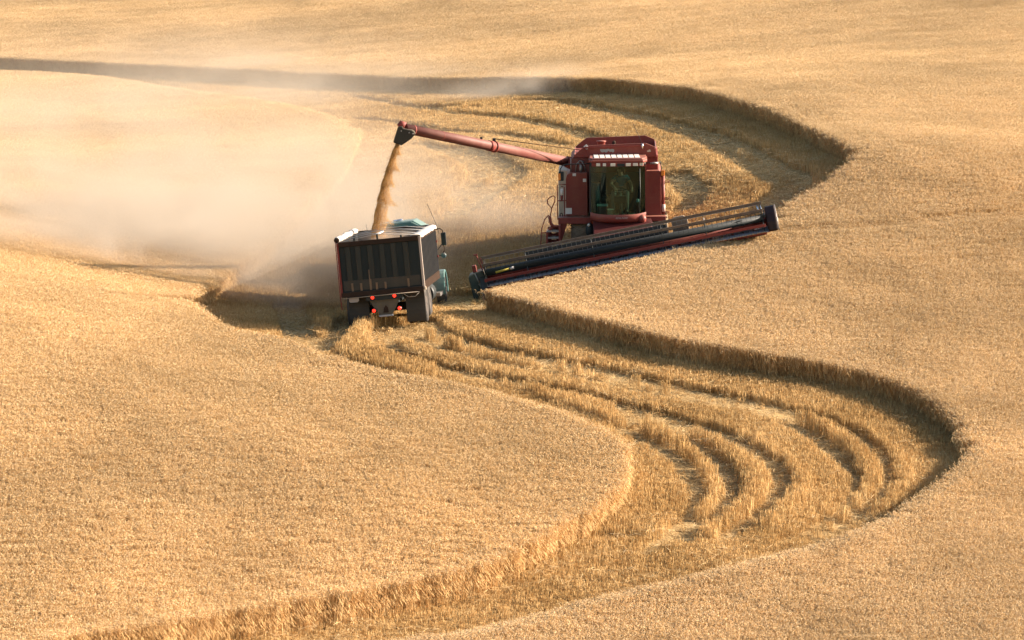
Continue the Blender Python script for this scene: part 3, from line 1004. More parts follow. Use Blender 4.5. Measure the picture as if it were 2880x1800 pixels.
MB().tube([(Lx(1270), .985, zq(832)), (Lx(1270), .985, zq(765))], .060, 14).build("sticker", paint("pink_label", (.60, .42, .38), amount=.1), right_panel)
for cy in (555, 710, 835):
    MB().tube([(Lx(1262), 1.0, zq(cy)), (Lx(1300), .98, zq(cy - 6)), (Lx(1326), .98, zq(cy)), (Lx(1318), .98, zq(cy + 8)), (Lx(1280), 1.0, zq(cy + 12))], .015, 6).build("grab_hook", RED2, right_panel)
MB().box(Lx(1250), Lx(1284), .86, .98, zq(497), zq(446)).build("beacon", ORANGE, right_panel, .012)
MB().tube([(Lx(1238), .95, zq(520)), (Lx(1252), .9, zq(430)), (Lx(1246), .9, zq(372)), (Lx(1120), .5, zq(370))], .016, 6).build("mirror_arm", DARK, right_panel)
MB().tube([(Lx(1150), .45, zq(372)), (Lx(1220), .5, zq(371))], .035, 8).build("hydraulic_cylinder", STEEL, right_panel)
# centre body behind the cab, rear hood, engine side
b = MB()
b.box(Lx(575), Lx(1105), 1.6, 3.8, 1.5, zt(440))
b.prism([(3.8, 1.15), (3.8, 3.3), (5.2, 3.2), (6.4, 2.5), (6.6, 1.5), (6.2, 1.15)], 'x', -1.25, 1.3)
b.build("body", RED2, combine, .03)
zr = lambda cy: Lz(cy, 2.6)
b = MB()
b.prism([(Lx(296), zr(880)), (Lx(296), zr(450)), (Lx(303), zr(418)), (Lx(395), zr(430)), (Lx(395), zr(880))], 'y', 2.6, 4.6)
b.build("engine_shield", CREAM, combine, .03)
# turret of the unloading auger: dark bay with elbow and hoses
zu = lambda cy: Lz(cy, 1.2)
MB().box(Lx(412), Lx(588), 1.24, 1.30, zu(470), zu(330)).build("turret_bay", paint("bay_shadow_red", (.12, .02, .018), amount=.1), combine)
b = MB()
for pts in ([(460, 465), (470, 380), (500, 352), (540, 360)], [(505, 470), (510, 400), (490, 370)], [(420, 460), (418, 330)], [(560, 466), (545, 400), (515, 350)]):
    b.tube([(Lx(x), 1.20, zu(y)) for x, y in pts], .016, 6)
b.build("hydraulic_hose", STEEL, combine)
MB().ball((Lx(512), 1.18, zu(420)), .06, .06, .12).build("hydraulic_valve", STEEL, combine)
# mirror with its long arm
zm = lambda cy: Lz(cy, .4)
b = MB(); b.tube([(Lx(605), .3, zm(384)), (Lx(380), .35, zm(390)), (Lx(342), .4, zm(405)), (Lx(322), .4, zm(440)), (Lx(325), .4, zm(465))], .017, 7)
arm = b.build("mirror_arm", DARK, combine)
MB().box(Lx(308), Lx(356), .36, .44, zm(542), zm(456)).build("mirror", DARK, arm, .025)
MB().box(Lx(304), Lx(326), .345, .362, zm(535), zm(474)).build("reflector", ORANGE, arm)
# platform beams, railing, ladder
MB().box(Lx(1100), Lx(1290), .45, 1.3, zq(905), zq(862)).build("platform", RED, combine, .01)
b = MB(); b.box(Lx(300), Lx(602), .45, 1.3, zq(925), zq(868))
b.prism([(Lx(300), zq(925)), (Lx(385), zq(925)), (Lx(318), zq(1120)), (Lx(300), zq(1120))], 'y', .5, .58)
plat = b.build("platform", RED, combine, .01)
b = MB()
zl = lambda cy: Lz(cy, .5)
for pts in ([(295, 900), (295, 577), (378, 575)], [(361, 870), (360, 600), (330, 590)], [(295, 725), (380, 725)]):
    b.tube([(Lx(x), .5, zl(y)) for x, y in pts], .017, 7)
b.build("railing", RED2, combine)
MB().tube([(Lx(318), .55, zl(872)), (Lx(318), .55, zl(850)), (Lx(330), .55, zl(842)), (Lx(342), .55, zl(850)), (Lx(342), .55, zl(872))], .016, 6).build("tie_loop", DARK, plat)
MB().tube([(Lx(335), .7, zl(620)), (Lx(335), .7, zl(680))], .045, 10).build("fire_extinguisher", WHITE, combine)
MB().tube([(Lx(335), .7, zl(680)), (Lx(334), .7, zl(735))], .05, 10, radii=[.05, .02]).build("extinguisher_holder", RED2, combine)
b = MB()
lad = [(235, 950), (330, 945), (325, 1170), (190, 1170), (192, 1010)]
b.box(Lx(190), Lx(205), .0, .55, zl(1180), zl(1000)); b.box(Lx(305), Lx(322), .0, .55, zl(1180), zl(940))
b.prism([(Lx(192), zl(1010)), (Lx(235), zl(945)), (Lx(262), zl(945)), (Lx(205), zl(1040))], 'y', .1, .5)
ladder = b.build("ladder", RED, combine, .008)
MB().box(Lx(206), Lx(240), .30, .34, zl(1180), zl(1000)).build("stringer_plate", RED2, ladder)
MB().box(Lx(282), Lx(305), .30, .34, zl(1180), zl(945)).build("stringer_plate", RED2, ladder)
for cy in (962, 1022, 1082):
    MB().box(Lx(206), Lx(305), .36, .40, zl(cy + 22), zl(cy)).build("riser", RED2, ladder)
MB().tube([(Lx(x), .12, zl(y)) for x, y in ((222, 850), (226, 900), (240, 930), (262, 948), (300, 950))], .045, 8).build("stringer_head", RED, ladder)
for i, cy in enumerate((985, 1045, 1105)):
    MB().box(Lx(200), Lx(312), .02, .42, zl(cy + 16), zl(cy)).build("step", STEEL, ladder)
b = MB()
b.tube([(Lx(x), .1, zl(y)) for x, y in [(232, 850), (243, 785), (205, 735), (205, 705), (230, 680), (262, 668), (276, 682), (272, 720), (243, 785)]], .017, 7)
b.tube([(Lx(x), .1, zl(y)) for x, y in [(138, 1150), (143, 1060), (152, 965), (178, 885), (213, 846), (236, 868), (240, 905), (228, 935), (250, 950)]], .017, 7)
b.tube([(Lx(145), .1, zl(1010)), (Lx(200), .1, zl(1006))], .017, 7)
b.build("handrail", RED2, ladder)
MB().tube([(Lx(385), .6, zl(935)), (Lx(440), .6, zl(975)), (Lx(430), .6, zl(988)), (Lx(400), .6, zl(980)), (Lx(402), .6, zl(970))], .013, 6).build("hook", DARK, plat)
MB().ball((Lx(590), .25, Lz(1000, .25)), .13, .14, .24).build("hydraulic_coupler", DARK, combine)
MB().ball((Lx(582), .12, Lz(955, .1)), .05, .04, .045).build("lamp", LAMP, combine)
# feeder house
b = MB()
V = []
for y, z0, z1, x0, x1 in ((1.2, 1.05, 1.72, -.62, 1.0), (-.15, 0.98, 1.62, -.80, 1.08), (-1.55, .42, 1.05, -.75, .95)):
    V += [(x0, y, z0), (x1, y, z0), (x1, y, z1), (x0, y, z1)]
Fc = [(0, 1, 2, 3), (8, 11, 10, 9)]
for i in (0, 4):
    for j in range(4):
        Fc.append((i + j, i + (j + 1) % 4, i + 4 + (j + 1) % 4, i + 4 + j))
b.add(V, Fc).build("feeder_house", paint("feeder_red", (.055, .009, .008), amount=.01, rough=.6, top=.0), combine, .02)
# wheels
for x in (-1.20, 1.28):
    w_ = wheel(combine, (x, 1.25, ZG + .68), .72, .62, TYRE, RED2, 22, .5)
    w_.name = "front_wheel"
for x in (-1.15, 1.15):
    w_ = wheel(combine, (x, 4.9, ZG + .60), .60, .42, TYRE, RED2, 18, .5)
    w_.name = "rear_wheel"
MB().box(-1.2, 1.25, 1.1, 1.4, ZG + .7, ZG + 1.0).build("axle", RED2, combine)
MB().box(-1.1, 1.1, 4.8, 5.0, ZG + .5, ZG + .7).build("axle", RED2, combine)

# --- unloading auger, swung out over the truck
CI = CM.inverted()
P = lambda u, v, d: CI @ Vector(at(u, v, d))
a0, a1 = P(566, 161.5, 144.9), P(404, 128.2, 138.2)
MB().tube([P(584, 166, 145.1), P(572, 163.4, 145.0), a0], .19, 16, radii=[.21, .21, .18]).build("auger_elbow", RED2, combine)
aug = MB().tube([a0, a0.lerp(a1, .5), a1], .155, 20).build("unloading_auger", paint("faded_auger_red", (.105, .022, .018), dust=(.30, .20, .15), amount=.18, rough=.6, top=.10), combine)
for t, r, L in ((.455, .185, .05), (.48, .17, .2), (.78, .16, .02), (.95, .162, .05)):
    q = a0.lerp(a1, t); dd = (a1 - a0).normalized()
    MB().tube([q - dd * L / 2, q + dd * L / 2], r, 20).build("auger_collar", RED2, aug)
q = a0.lerp(a1, .455)
MB().box(q.x - .05, q.x + .05, q.y - .05, q.y + .05, q.z + .15, q.z + .27).build("cable_bracket", DARK, aug)
MB().tube([q + Vector((0, 0, .25)), P(600, 152.5, 144.9)], .013, 6).build("support_cable", RUST, aug)
q = a0.lerp(a1, .535)
MB().box(q.x - .04, q.x + .04, q.y - .03, q.y + .03, q.z + .13, q.z + .22).build("auger_lug", DARK, aug)
q = a0.lerp(a1, .735) + Vector((0, -.15, 0))
MB().lathe([(.001, -.03), (.055, -.02), (.07, .03), (.045, .05)], tuple(q), 'y', 14).build("auger_plug", STEEL, aug)
sp = [(398.2, 126.2), (402.5, 125.6), (404, 128.0), (412.5, 129.8), (414.5, 131.5), (415.5, 134), (411.8, 138.2), (406, 142.3), (401.5, 145.2), (400.3, 144.3), (394.6, 142.6), (393.4, 141.6)]
pts = [P(u, v, 138.2) for u, v in sp]
b = MB(); n = len(pts)
V = [(p.x, p.y - .20, p.z) for p in pts] + [(p.x, p.y + .22, p.z) for p in pts]
b.add(V, [tuple(range(n)), tuple(range(2 * n - 1, n - 1, -1))] + [(i, (i + 1) % n, n + (i + 1) % n, n + i) for i in range(n)])
spout = b.build("spout", paint("spout_rubber", (.022, .024, .020), amount=.05, rough=.8, top=.1, spec=.1), aug, .03)
MB().tube([P(398.0, 126.0, 138.2), P(399.5, 124.9, 138.2), P(404.5, 127.3, 138.2)], .17, 16, radii=[.05, .14, .165]).build("auger_cap", RED2, aug)
for u, v in ((401.5, 130.5), (409.5, 132.2), (413, 133.3)):
    p = P(u, v, 138.2); MB().ball((p.x, p.y - .205, p.z), .022, .012, .022, 6).build("bolt", STEEL, aug)

# --- header
HMW = HEADER_M
HL = 4.86
HR = HL - .15
header_anchor = MB()
header_anchor.box(-HL + .3, HR - .2, .38, .44, .0, .40)            # back sheet
header_anchor.box(-HL + .3, HR - .2, .44, .56, .30, .42)           # top beam
header_anchor.prism([(-.62, .0), (-.62, .02), (.38, .05), (.38, -.02)], 'x', -HL + .3, HR - .2)
header = header_anchor.build("header", RED2, combine)
header.matrix_parent_inverse = Matrix.Identity(4)
header.matrix_local = CI @ HMW
b = MB()
b.prism([(-.60, .025), (.12, .055), (.30, .10), (.30, .07), (-.60, .01)], 'x', -HL + .32, HR - .22)
b.build("cutter_deck", SHEET, header)
saw = [(-HL + .35, -.58)]
k = -HL + .42
while k < HR - .3:
    saw += [(k - .022, -.60), (k, -.78), (k + .022, -.60)]
    k += .152
b = MB().prism(saw + [(HR - .27, -.58)], 'z', .0, .032)
b.build("knife_guards", CHROME, header)
b = MB()
b.tube([(-HL + .35, .1, .24), (HR - .25, .1, .24)], .12, 18)
turns = 26
V, Fc = [], []
N = turns * 14
for i in range(N + 1):
    t = i / N; x = -HL + .4 + t * (2 * HR - .7); a = t * turns * 6.283 * (1 if t < .5 else -1)
    V += [(x, .1 + .12 * math.cos(a), .24 + .12 * math.sin(a)), (x, .1 + .22 * math.cos(a), .24 + .22 * math.sin(a))]
for i in range(N):
    Fc.append((2 * i, 2 * i + 2, 2 * i + 3, 2 * i + 1))
b.add(V, Fc)
b.build("feed_auger", RED, header)
# dark screens standing behind the reel
MB().box(-3.12, 1.36, .47, .50, .42, .76).build("back_screen", paint("dark_screen", (.022, .032, .035), amount=.06, rough=.7, top=.1), header)
b = MB(); b.prism([(1.55, .42), (1.55, .84), (1.66, .92), (1.95, .92), (2.07, .84), (2.07, .42)], 'y', .47, .62)
b.build("drive_shield", paint("dusty_shield", (.05, .045, .04), amount=.4, rough=.8), header, .02)
MB().box(1.36, 1.40, .45, .55, .42, .80).build("screen_post", STEEL, header)
MB().box(2.55, 2.59, -.2, .5, .3, .72).build("reel_support", CREAM, header)
# reel
RC, RR = Vector((0, -.33, .44)), .475
reel = MB().tube([(-HL + .42, RC.y, RC.z), (HR - .32, RC.y, RC.z)], .115, 18).build("reel_tube", DARK, header)
for k in range(6):
    a = R(84 + 60 * k)
    y, z = RC.y + RR * math.cos(a), RC.z + RR * math.sin(a)
    bat = MB().box(-HL + .38, HR - .30, y - .018, y + .018, z - .05, z + .05).build("reel_bat", BAT if k in (0, 1, 5) else RED2, header, .006)
    comb = [(-HL + .45, z - .035)]
    x = -HL + .5
    while x < HR - .4:
        comb += [(x - .005, z - .05), (x - .004, z - .24), (x + .004, z - .24), (x + .005, z - .05)]
        x += .152
    b = MB().prism(comb + [(HR - .35, z - .035)], 'y', y - .028, y - .020)
    b.build("tines", STEEL if k in (0, 5) else DARK, bat)
for x in (-HL + .45, -3.1, -1.0, 1.2, 2.55, HR - .36):
    b = MB()
    for k in range(6):
        a = R(84 + 60 * k)
        b.tube([RC + Vector((x, 0, 0)), Vector((x, RC.y + RR * math.cos(a), RC.z + RR * math.sin(a)))], .012, 5)
    b.build("reel_spider", DARK, header)
for x in (-HL + .34, HR - .28):
    b = MB(); b.box(x - .03, x + .03, -.45, .6, .46, .54); b.box(x - .03, x + .03, .40, .48, .3, .6)
    b.build("reel_arm", DARK, header)
b = MB()
b.tube([(-HL + .38, -.30, .45), (-HL + .26, -.28, 1.05)], .022, 8); b.tube([(-HL + .46, -.30, .35), (-HL + .36, -.28, .94)], .028, 8)
b.box(-HL + .18, -HL + .30, -.32, -.26, 1.03, 1.07)
b.build("reel_lift_cylinder", RED2, header)
b = MB()
b.tube([(HR - .36, -.30, .45), (HR - .46, -.28, .86)], .028, 8); b.tube([(HR - .28, -.30, .42), (HR - .36, -.28, .86)], .02, 8)
b.build("reel_lift_cylinder", CHROME, header)
MB().tube([(-4.10, RC.y - .117, RC.z - .035), (-3.66, RC.y - .117, RC.z + .0)], .035, 8).build("yellow_decal", plain("yellow", (.50, .40, .05)), reel)
MB().tube([(-3.64, RC.y - .117, RC.z + .0), (-3.52, RC.y - .117, RC.z + .01)], .04, 8).build("white_decal", WHITE, reel)
# left end: tall dark divider shield with skid and snout
b = MB()
b.prism([(-HL - .08, -.44), (-HL - .12, .40), (-HL - .06, .46), (-HL + .36, .55), (-HL + .42, .30), (-HL + .40, -.46)], 'y', -.30, .42)
div = b.build("end_shield", paint("dark_teal_shield", (.02, .045, .048), amount=.1, rough=.6), header, .04)
b = MB()
b.prism([(-.30, -.46), (-.30, .35), (-.62, .12), (-1.25, -.30), (-1.20, -.42)], 'x', -HL + .22, -HL + .42)
b.build("crop_divider", DARK, div, .02)
b = MB(); b.tube([(-HL + .18, -.34, .15), (-HL + .30, -.5, -.1), (-HL + .42, -.72, -.30)], .035, 8); b.tube([(-HL + .1, -.33, .5), (-HL + .2, -.36, .1)], .02, 6)
b.build("divider_rod", STEEL, div)
MB().box(-HL + .20, -HL + .31, -.345, -.31, .06, .24).build("reflector", paint("dull_orange", (.30, .09, .02), amount=.2), div)
MB().box(-HL + .05, -HL + .18, -.2, .0, .5, .72).build("drive_guard", RED2, div, .02)
# right end: rounded drive cover
b = MB()
prof = []
outl = [(-.60, .0), (-.56, .30), (-.40, .56), (-.15, .76), (.12, .74), (.30, .5), (.32, .0)]
b.prism(outl, 'x', HR - .24, HR + .08)
rc = b.build("end_shield", paint("dark_brown_shield", (.022, .011, .010), amount=.0, rough=.5, top=.0), header, .06)
b = MB(); b.tube([(HR + .09, y, z) for y, z in outl], .015, 6)
b.build("shield_rim", STEEL, rc)
# ------------------------------------------------------------------ the grain truck
TM = TRUCK_M
truck = empty("grain_truck", TM, "dark grain truck with teal cab, seen from behind with four lit red lamps", "truck")
BL = 5.7                       # box length
Z0, Z1, XW = 1.05, 2.60, 1.19
b = MB()
b.box(-XW + .03, XW - .03, 0.03, BL, Z0 + .02, Z0 + .10)                       # floor
b.box(-XW, -XW + .05, .03, BL, Z0, Z1); b.box(XW - .05, XW, .03, BL, Z0, Z1)   # sides
box = b.build("grain_box", SIDE, truck)
MB().box(-XW + .05, XW - .05, BL - .05, BL + .01, Z0, Z1 + .02).build("front_wall", PALE, box)
for sx in (-1, 1):                                                             # corrugations and rails on both sides
    b = MB(); y = .28
    while y < BL - .1:
        b.prism([(y, sx * XW), (y + .05, sx * (XW + .065)), (y + .17, sx * (XW + .065)), (y + .22, sx * XW)], 'z', Z0 + .22, Z1 - .12,
                Matrix(((0, 1, 0, 0), (1, 0, 0, 0), (0, 0, 1, 0), (0, 0, 0, 1))))
        y += .42
    b.build("side_ribs", SIDE, box)
    MB().box(*sorted((sx * (XW + .002), sx * (XW + .05))), .20, BL, Z0 - .03, Z0 + .20).build("side_rail", RUST, box)
    MB().box(*sorted((sx * (XW + .002), sx * (XW + .055))), .0, BL, Z1 - .11, Z1 + .01).build("top_rail", RUST, box)
# tailgate: dark sheet with broad dusty ribs
gate = MB().box(-XW + .02, XW - .02, -.01, .025, Z0 + .05, Z1 - .04).build("tailgate", BOXD, truck)
for x in (-.93, -.63, -.27, .08, .42, .78):
    MB().prism([(x - .085, -.008), (x - .065, -.05), (x + .065, -.05), (x + .085, -.008)], 'z', Z0 + .42, Z1 - .14).build("gate_rib", RIBD, gate)
MB().box(-XW + .01, XW - .01, -.07, -.008, Z1 - .12, Z1 + .02).build("gate_top_rail", RUST, gate, .012)
MB().box(-XW + .06, XW - .06, -.022, -.009, Z0 + .12, Z0 + .42).build("gate_apron", paint("apron_dark", (.022, .025, .022), dust=(.15, .11, .075), amount=.16, rough=.6), gate)
for x, h in ((-.88, .24), (-.62, .22), (-.34, .60), (-.16, .2), (.10, .2), (.78, .24)):
    MB().box(x - .03, x + .03, -.045, -.02, Z0 + .10, Z0 + .10 + h).build("gate_stud", paint("dusty_stud", (.09, .06, .04), dust=(.22, .15, .09), amount=.4), gate)
MB().box(-XW - .02, XW + .02, -.09, .02, Z0 - .06, Z0 + .08).build("rear_sill", RUST, truck, .01)
b = MB(); b.tube([(-XW, -.10, Z0 - .09), (XW - .1, -.10, Z0 - .07)], .012, 6)
b.tube([(.62, -.1, Z0 - .1), (.75, -.12, Z0 - .2), (.95, -.12, Z0 - .2), (1.08, -.1, Z0 - .08)], .01, 6)
b.build("air_hose", paint("grey_hose", (.16, .15, .13), amount=.3), truck)
# corner posts
b = MB(); b.box(XW - .01, XW + .06, -.03, .06, Z0 + .02, Z1)
b.build("corner_post", paint("pale_post", (.30, .27, .25), amount=.3, rough=.6), truck, .008)
b = MB(); b.box(-XW - .05, -XW + .005, -.04, .05, Z0 - .05, Z1); b.build("corner_post", RED2, truck, .008)
MB().tube([(-XW - .07, -.06, Z1 + .06), (-XW - .075, -.06, Z0 - .05), (-XW - .05, -.08, Z0 - .42)], .014, 6).build("tarp_crank", RED2, truck)
MB().box(XW + .03, XW + .09, -.06, .04, Z0 - .04, Z0 + .06).build("corner_casting", CREAM, truck, .01)
for z in (Z0 + .62, Z0 + 1.08):
    MB().box(XW + .05, XW + .085, BL - .35, BL - .25, z, z + .06).build("side_marker", RED2, box)
# tarp rolled on the left rail, folded over the right rail, with the bows and ridge strap that hold it
pts = [(-XW - .03, y, Z1 + .085 + .012 * math.sin(y * 3)) for y in np.linspace(-.02, BL, 24)]
tarp = MB().tube(pts, .085, 12, radii=[.085 + .012 * math.sin(i * 1.9) for i in range(24)]).build("tarp_roll", CLOTH, truck)
MB().lathe([(.001, -.02), (.07, -.02), (.08, .02), (.05, .04)], (-XW - .03, -.05, Z1 + .09), 'y', 16).build("roll_cap", RUST, tarp)
b = MB(); V, Fc = [], []
sec = [(XW - .26, .02), (XW - .16, .055), (XW - .02, .06), (XW + .07, .03), (XW + .08, -.05)]
N = 22
for i in range(N + 1):
    y = .02 + (BL - .1) * i / N
    for j, (x, z) in enumerate(sec):
        V.append((x + .012 * math.sin(y * 4 + j), y, Z1 + z + .012 * math.sin(y * 5.1 + j * 2)))
for i in range(N):
    for j in range(4):
        a = i * 5 + j; Fc.append((a, a + 1, a + 6, a + 5))
b.add(V, Fc, True)
t2 = b.build("folded_tarp", CLOTH, truck)
sm = t2.modifiers.new("thick", 'SOLIDIFY'); sm.thickness = .02
for y in (1.2, 2.9, 4.4):
    MB().tube([(-XW, y, Z1 + .03), (-.4, y, Z1 + .14), (.4, y, Z1 + .14), (XW, y, Z1 + .03)], .012, 6).build("tarp_bow", CLOTH, truck)
MB().tube([(-XW, .0, Z1 + .02), (0, .0, Z1 + .17), (XW, .0, Z1 + .05)], .011, 6).build("tarp_bow", CLOTH, truck)
MB().box(-.05, .03, .0, 1.7, Z1 + .15, Z1 + .18).build("ridge_strap", CLOTH, truck)
for x, h in ((-.70, .09), (-.02, .16), (.68, .08)):
    MB().box(x - .025, x + .025, -.03, .02, Z1, Z1 + h).build("bow_stub", DARK, truck)
MB().box(-XW + .05, XW - .0, BL - .02, BL + .05, Z1 + .02, Z1 + .07).build("front_rail", RUST, truck)
# lamps on their bar, hitch plate, flaps, plate
MB().box(-.52, .55, -.03, .10, .83, 1.0).build("lamp_bar", DARK, truck)
for x, z in ((-.32, .92), (.33, .92), (-.315, .53), (.447, .54)):
    o = MB().lathe([(.001, -.03), (.035, -.026), (.05, -.008), (.052, .02), (.001, .02)], (x, -.06, z), 'y', 18).build("tail_lamp", TAIL, truck)
    MB().lathe([(.05, .0), (.066, .005), (.066, .05), (.001, .05)], (x, -.06, z), 'y', 18).build("lamp_housing", DARK, o)
b = MB(); b.prism([(-.46, .88), (.48, .88), (.36, .62), (.20, .36), (-.16, .36), (-.32, .62)], 'y', .05, .12)
hitch = b.build("hitch_plate", paint("dark_green_plate", (.028, .036, .032), amount=.15, rough=.6), truck, .01)
MB().box(-.18, .22, .0, .16, .33, .38).build("hitch_lip", SHEET, hitch)
MB().prism([(-.05, .44), (.11, .44), (.10, .58), (.04, .66), (-.02, .58)], 'y', .03, .05).build("hitch_mark", RUST, hitch)
for x0, x1, z0 in ((-1.06, -.47, .12), (.62, 1.19, .10)):
    b = MB(); V, Fc = [], []
    for i in range(9):
        z = .98 + (z0 - .98) * i / 8
        for x in (x0, x1):
            V += [(x, .20 + .03 * math.sin(i * .8), z), (x, .215 + .03 * math.sin(i * .8), z)]
    for i in range(8):
        k = i * 4
        Fc += [(k, k + 2, k + 6, k + 4), (k + 1, k + 5, k + 7, k + 3), (k, k + 4, k + 5, k + 1), (k + 2, k + 3, k + 7, k + 6)]
    b.add(V, Fc); b.build("mud_flap", paint("dusty_flap", (.022, .022, .02), dust=(.12, .10, .07), amount=.2, rough=.9, scale=1.4), truck)
MB().prism([(-1.02, .97), (-1.02, .85), (-.98, .82), (-.78, .82), (-.73, .86), (-.73, .97)], 'y', .0, .015).build("number_plate", paint("worn_plate", (.26, .26, .26), amount=.2, scale=9), truck)
# chassis and wheels
b = MB(); b.box(-.42, -.32, .1, 9.3, .70, .98); b.box(.32, .42, .1, 9.3, .70, .98)
for y in (.3, 1.6, 3.2, 5.0): b.box(-.32, .32, y, y + .1, .74, .94)
b.build("chassis", DARK, truck)
for y in (1.05, 2.38):
    MB().tube([(-.7, y, .5), (.7, y, .5)], .09, 10).build("axle", DARK, truck)
    for sx in (-1, 1):
        for xo in (.72, 1.04):
            w_ = wheel(truck, (sx * xo, y, .50), .50, .27, TYRE_D, RIM, 0, .55); w_.name = "dual_wheel"
for sx in (-1, 1):
    w_ = wheel(truck, (sx * 1.02, 8.3, .50), .50, .28, TYRE_D, RIM, 0, .55); w_.name = "front_wheel"
for sx in (-1, 1):
    b = MB(); b.tube([(sx * .78, 4.6, .62), (sx * .78, 5.8, .62)], .30, 18); b.build("fuel_tank", DARK, truck)
# cab: roof, walls, windows, hood, fenders
b = MB()
b.box(-.98, .98, 6.15, 7.75, .85, 1.72)
b.prism([(-.96, 1.72), (-.96, 2.50), (-.80, 2.58), (-.66, 2.76), (.46, 2.80), (.66, 2.68), (.78, 2.62), (.96, 2.55), (.96, 1.72)], 'y', 6.15, 6.25)
b.prism([(-.96, 2.42), (-.92, 2.52), (-.80, 2.60), (-.64, 2.78), (.52, 2.82), (.70, 2.70), (.80, 2.62), (.96, 2.56), (.98, 2.42)], 'y', 6.25, 7.75)
for sx in (-1, 1):
    b.box(*sorted((sx * .90, sx * .97)), 6.25, 6.45, 1.72, 2.45); b.box(*sorted((sx * .90, sx * .97)), 7.6, 7.75, 1.72, 2.45)
tcab = b.build("cab", TEAL, truck, .03)
MB().box(-.7, .7, 6.13, 6.148, 1.9, 2.35).build("rear_window", GLASS, tcab)
for sx in (-1, 1):
    MB().box(*sorted((sx * .93, sx * .94)), 6.45, 7.6, 1.74, 2.42).build("side_window", GLASS, tcab)
MB().box(-.86, .86, 7.68, 7.70, 1.74, 2.42).build("windscreen", GLASS, tcab)
b = MB(); b.box(-.5, -.42, 6.3, 7.3, 1.2, 1.9); b.box(-.55, .7, 6.4, 6.55, 1.3, 2.1)
b.build("seats", CABIN_D, tcab)
b = MB(); b.prism([(7.75, .95), (7.75, 1.70), (8.3, 1.62), (9.35, 1.45), (9.45, 1.30), (9.45, .75), (7.75, .75)], 'x', -.55, .55)
b.build("hood", TEAL, truck, .05)
for sx in (-1, 1):
    b = MB(); prof = []
    for i in range(13):
        a = R(-15 + 210 * i / 12); prof.append((8.3 + .66 * math.cos(a), .54 + .60 * math.sin(a)))
    inn = [(8.3 + .56 * math.cos(R(-15 + 210 * i / 12)), .54 + .52 * math.sin(R(-15 + 210 * i / 12))) for i in range(12, -1, -1)]
    b.prism(prof + inn, 'x', sx * .55, sx * 1.20)
    b.build("fender", TEAL, truck, .03)
    MB().box(*sorted((sx * .84, sx * 1.14)), 6.4, 7.4, .42, .52).build("cab_step", STEEL, tcab)
for sx in (-1, 1):
    b = MB()
    b.tube([(sx * .95, 7.2, 2.44), (sx * 1.24, 7.25, 2.46), (sx * 1.31, 7.25, 2.40), (sx * 1.31, 7.25, 2.3)], .018, 7)
    b.tube([(sx * .96, 7.2, 1.62), (sx * 1.28, 7.25, 2.0)], .014, 6); b.tube([(sx * .96, 7.2, 1.60), (sx * 1.22, 7.25, 1.63)], .016, 6)
    b.tube([(sx * 1.31, 7.25, 1.95), (sx * 1.33, 7.25, 1.78), (sx * 1.27, 7.25, 1.70)], .012, 6)
    arm = b.build("mirror_arm", RUST, truck)
    MB().box(*sorted((sx * 1.25, sx * 1.41)), 7.22, 7.30, 1.93, 2.33).build("mirror", DARK, arm, .025)
    MB().lathe([(.001, -.03), (.06, -.02), (.085, .01), (.08, .04), (.001, .05)], (sx * 1.28, 7.25, 1.62), 'y', 18).build("round_mirror", paint("mirror_back", (.02, .07, .09), amount=.1, rough=.3), arm)
MB().tube([(1.20, 7.25, 2.30), (1.14, 7.25, 2.6), (.92, 7.25, 3.26)], .008, 5).build("whip_antenna", DARK, truck)
MB().tube([(-1.0, 7.2, 2.4), (-1.02, 7.2, 2.8)], .006, 5).build("whip_antenna", DARK, truck)
MB().tube([(-.15, 7.0, 2.81), (.15, 7.0, 2.83)], .05, 8).build("roof_horn", CHROME, tcab)

# grain already in the box
gx_ = np.linspace(-XW + .055, XW - .055, 26); gy_ = np.linspace(.04, BL - .06, 60)
A, B = np.meshgrid(gx_, gy_)
C_ = 1.86 + .34 * np.exp(-((A + .1) ** 2 / .5 + (B - 3.6) ** 2 / 1.1)) + (vnoise(A, B, .25, 5) - .5) * .05
hv = np.stack([A.ravel(), B.ravel(), C_.ravel()], 1)
i0 = (np.arange(59)[:, None] * 26 + np.arange(25)[None]).ravel()
hf = np.stack([i0, i0 + 1, i0 + 27, i0 + 26], 1)
GRAIN, nt_, out_ = new_mat("wheat_grain")
c_ = ramp(nt_, noise_tex(nt_, 60, 3), [(.3, (.30, .15, .055)), (.55, (.50, .27, .10)), (.75, (.66, .42, .19))])
d_ = nt_.nodes.new("ShaderNodeBsdfDiffuse"); nt_.links.new(c_, d_.inputs[0]); nt_.links.new(d_.outputs[0], out_.inputs[0])
heap = link_mesh("grain_heap", hv.tolist(), hf.tolist(), GRAIN)
for p in heap.data.polygons: p.use_smooth = True
heap.matrix_world = TM
tag(heap, "heap of wheat grain filling the dark truck box", "grain", kind="stuff")

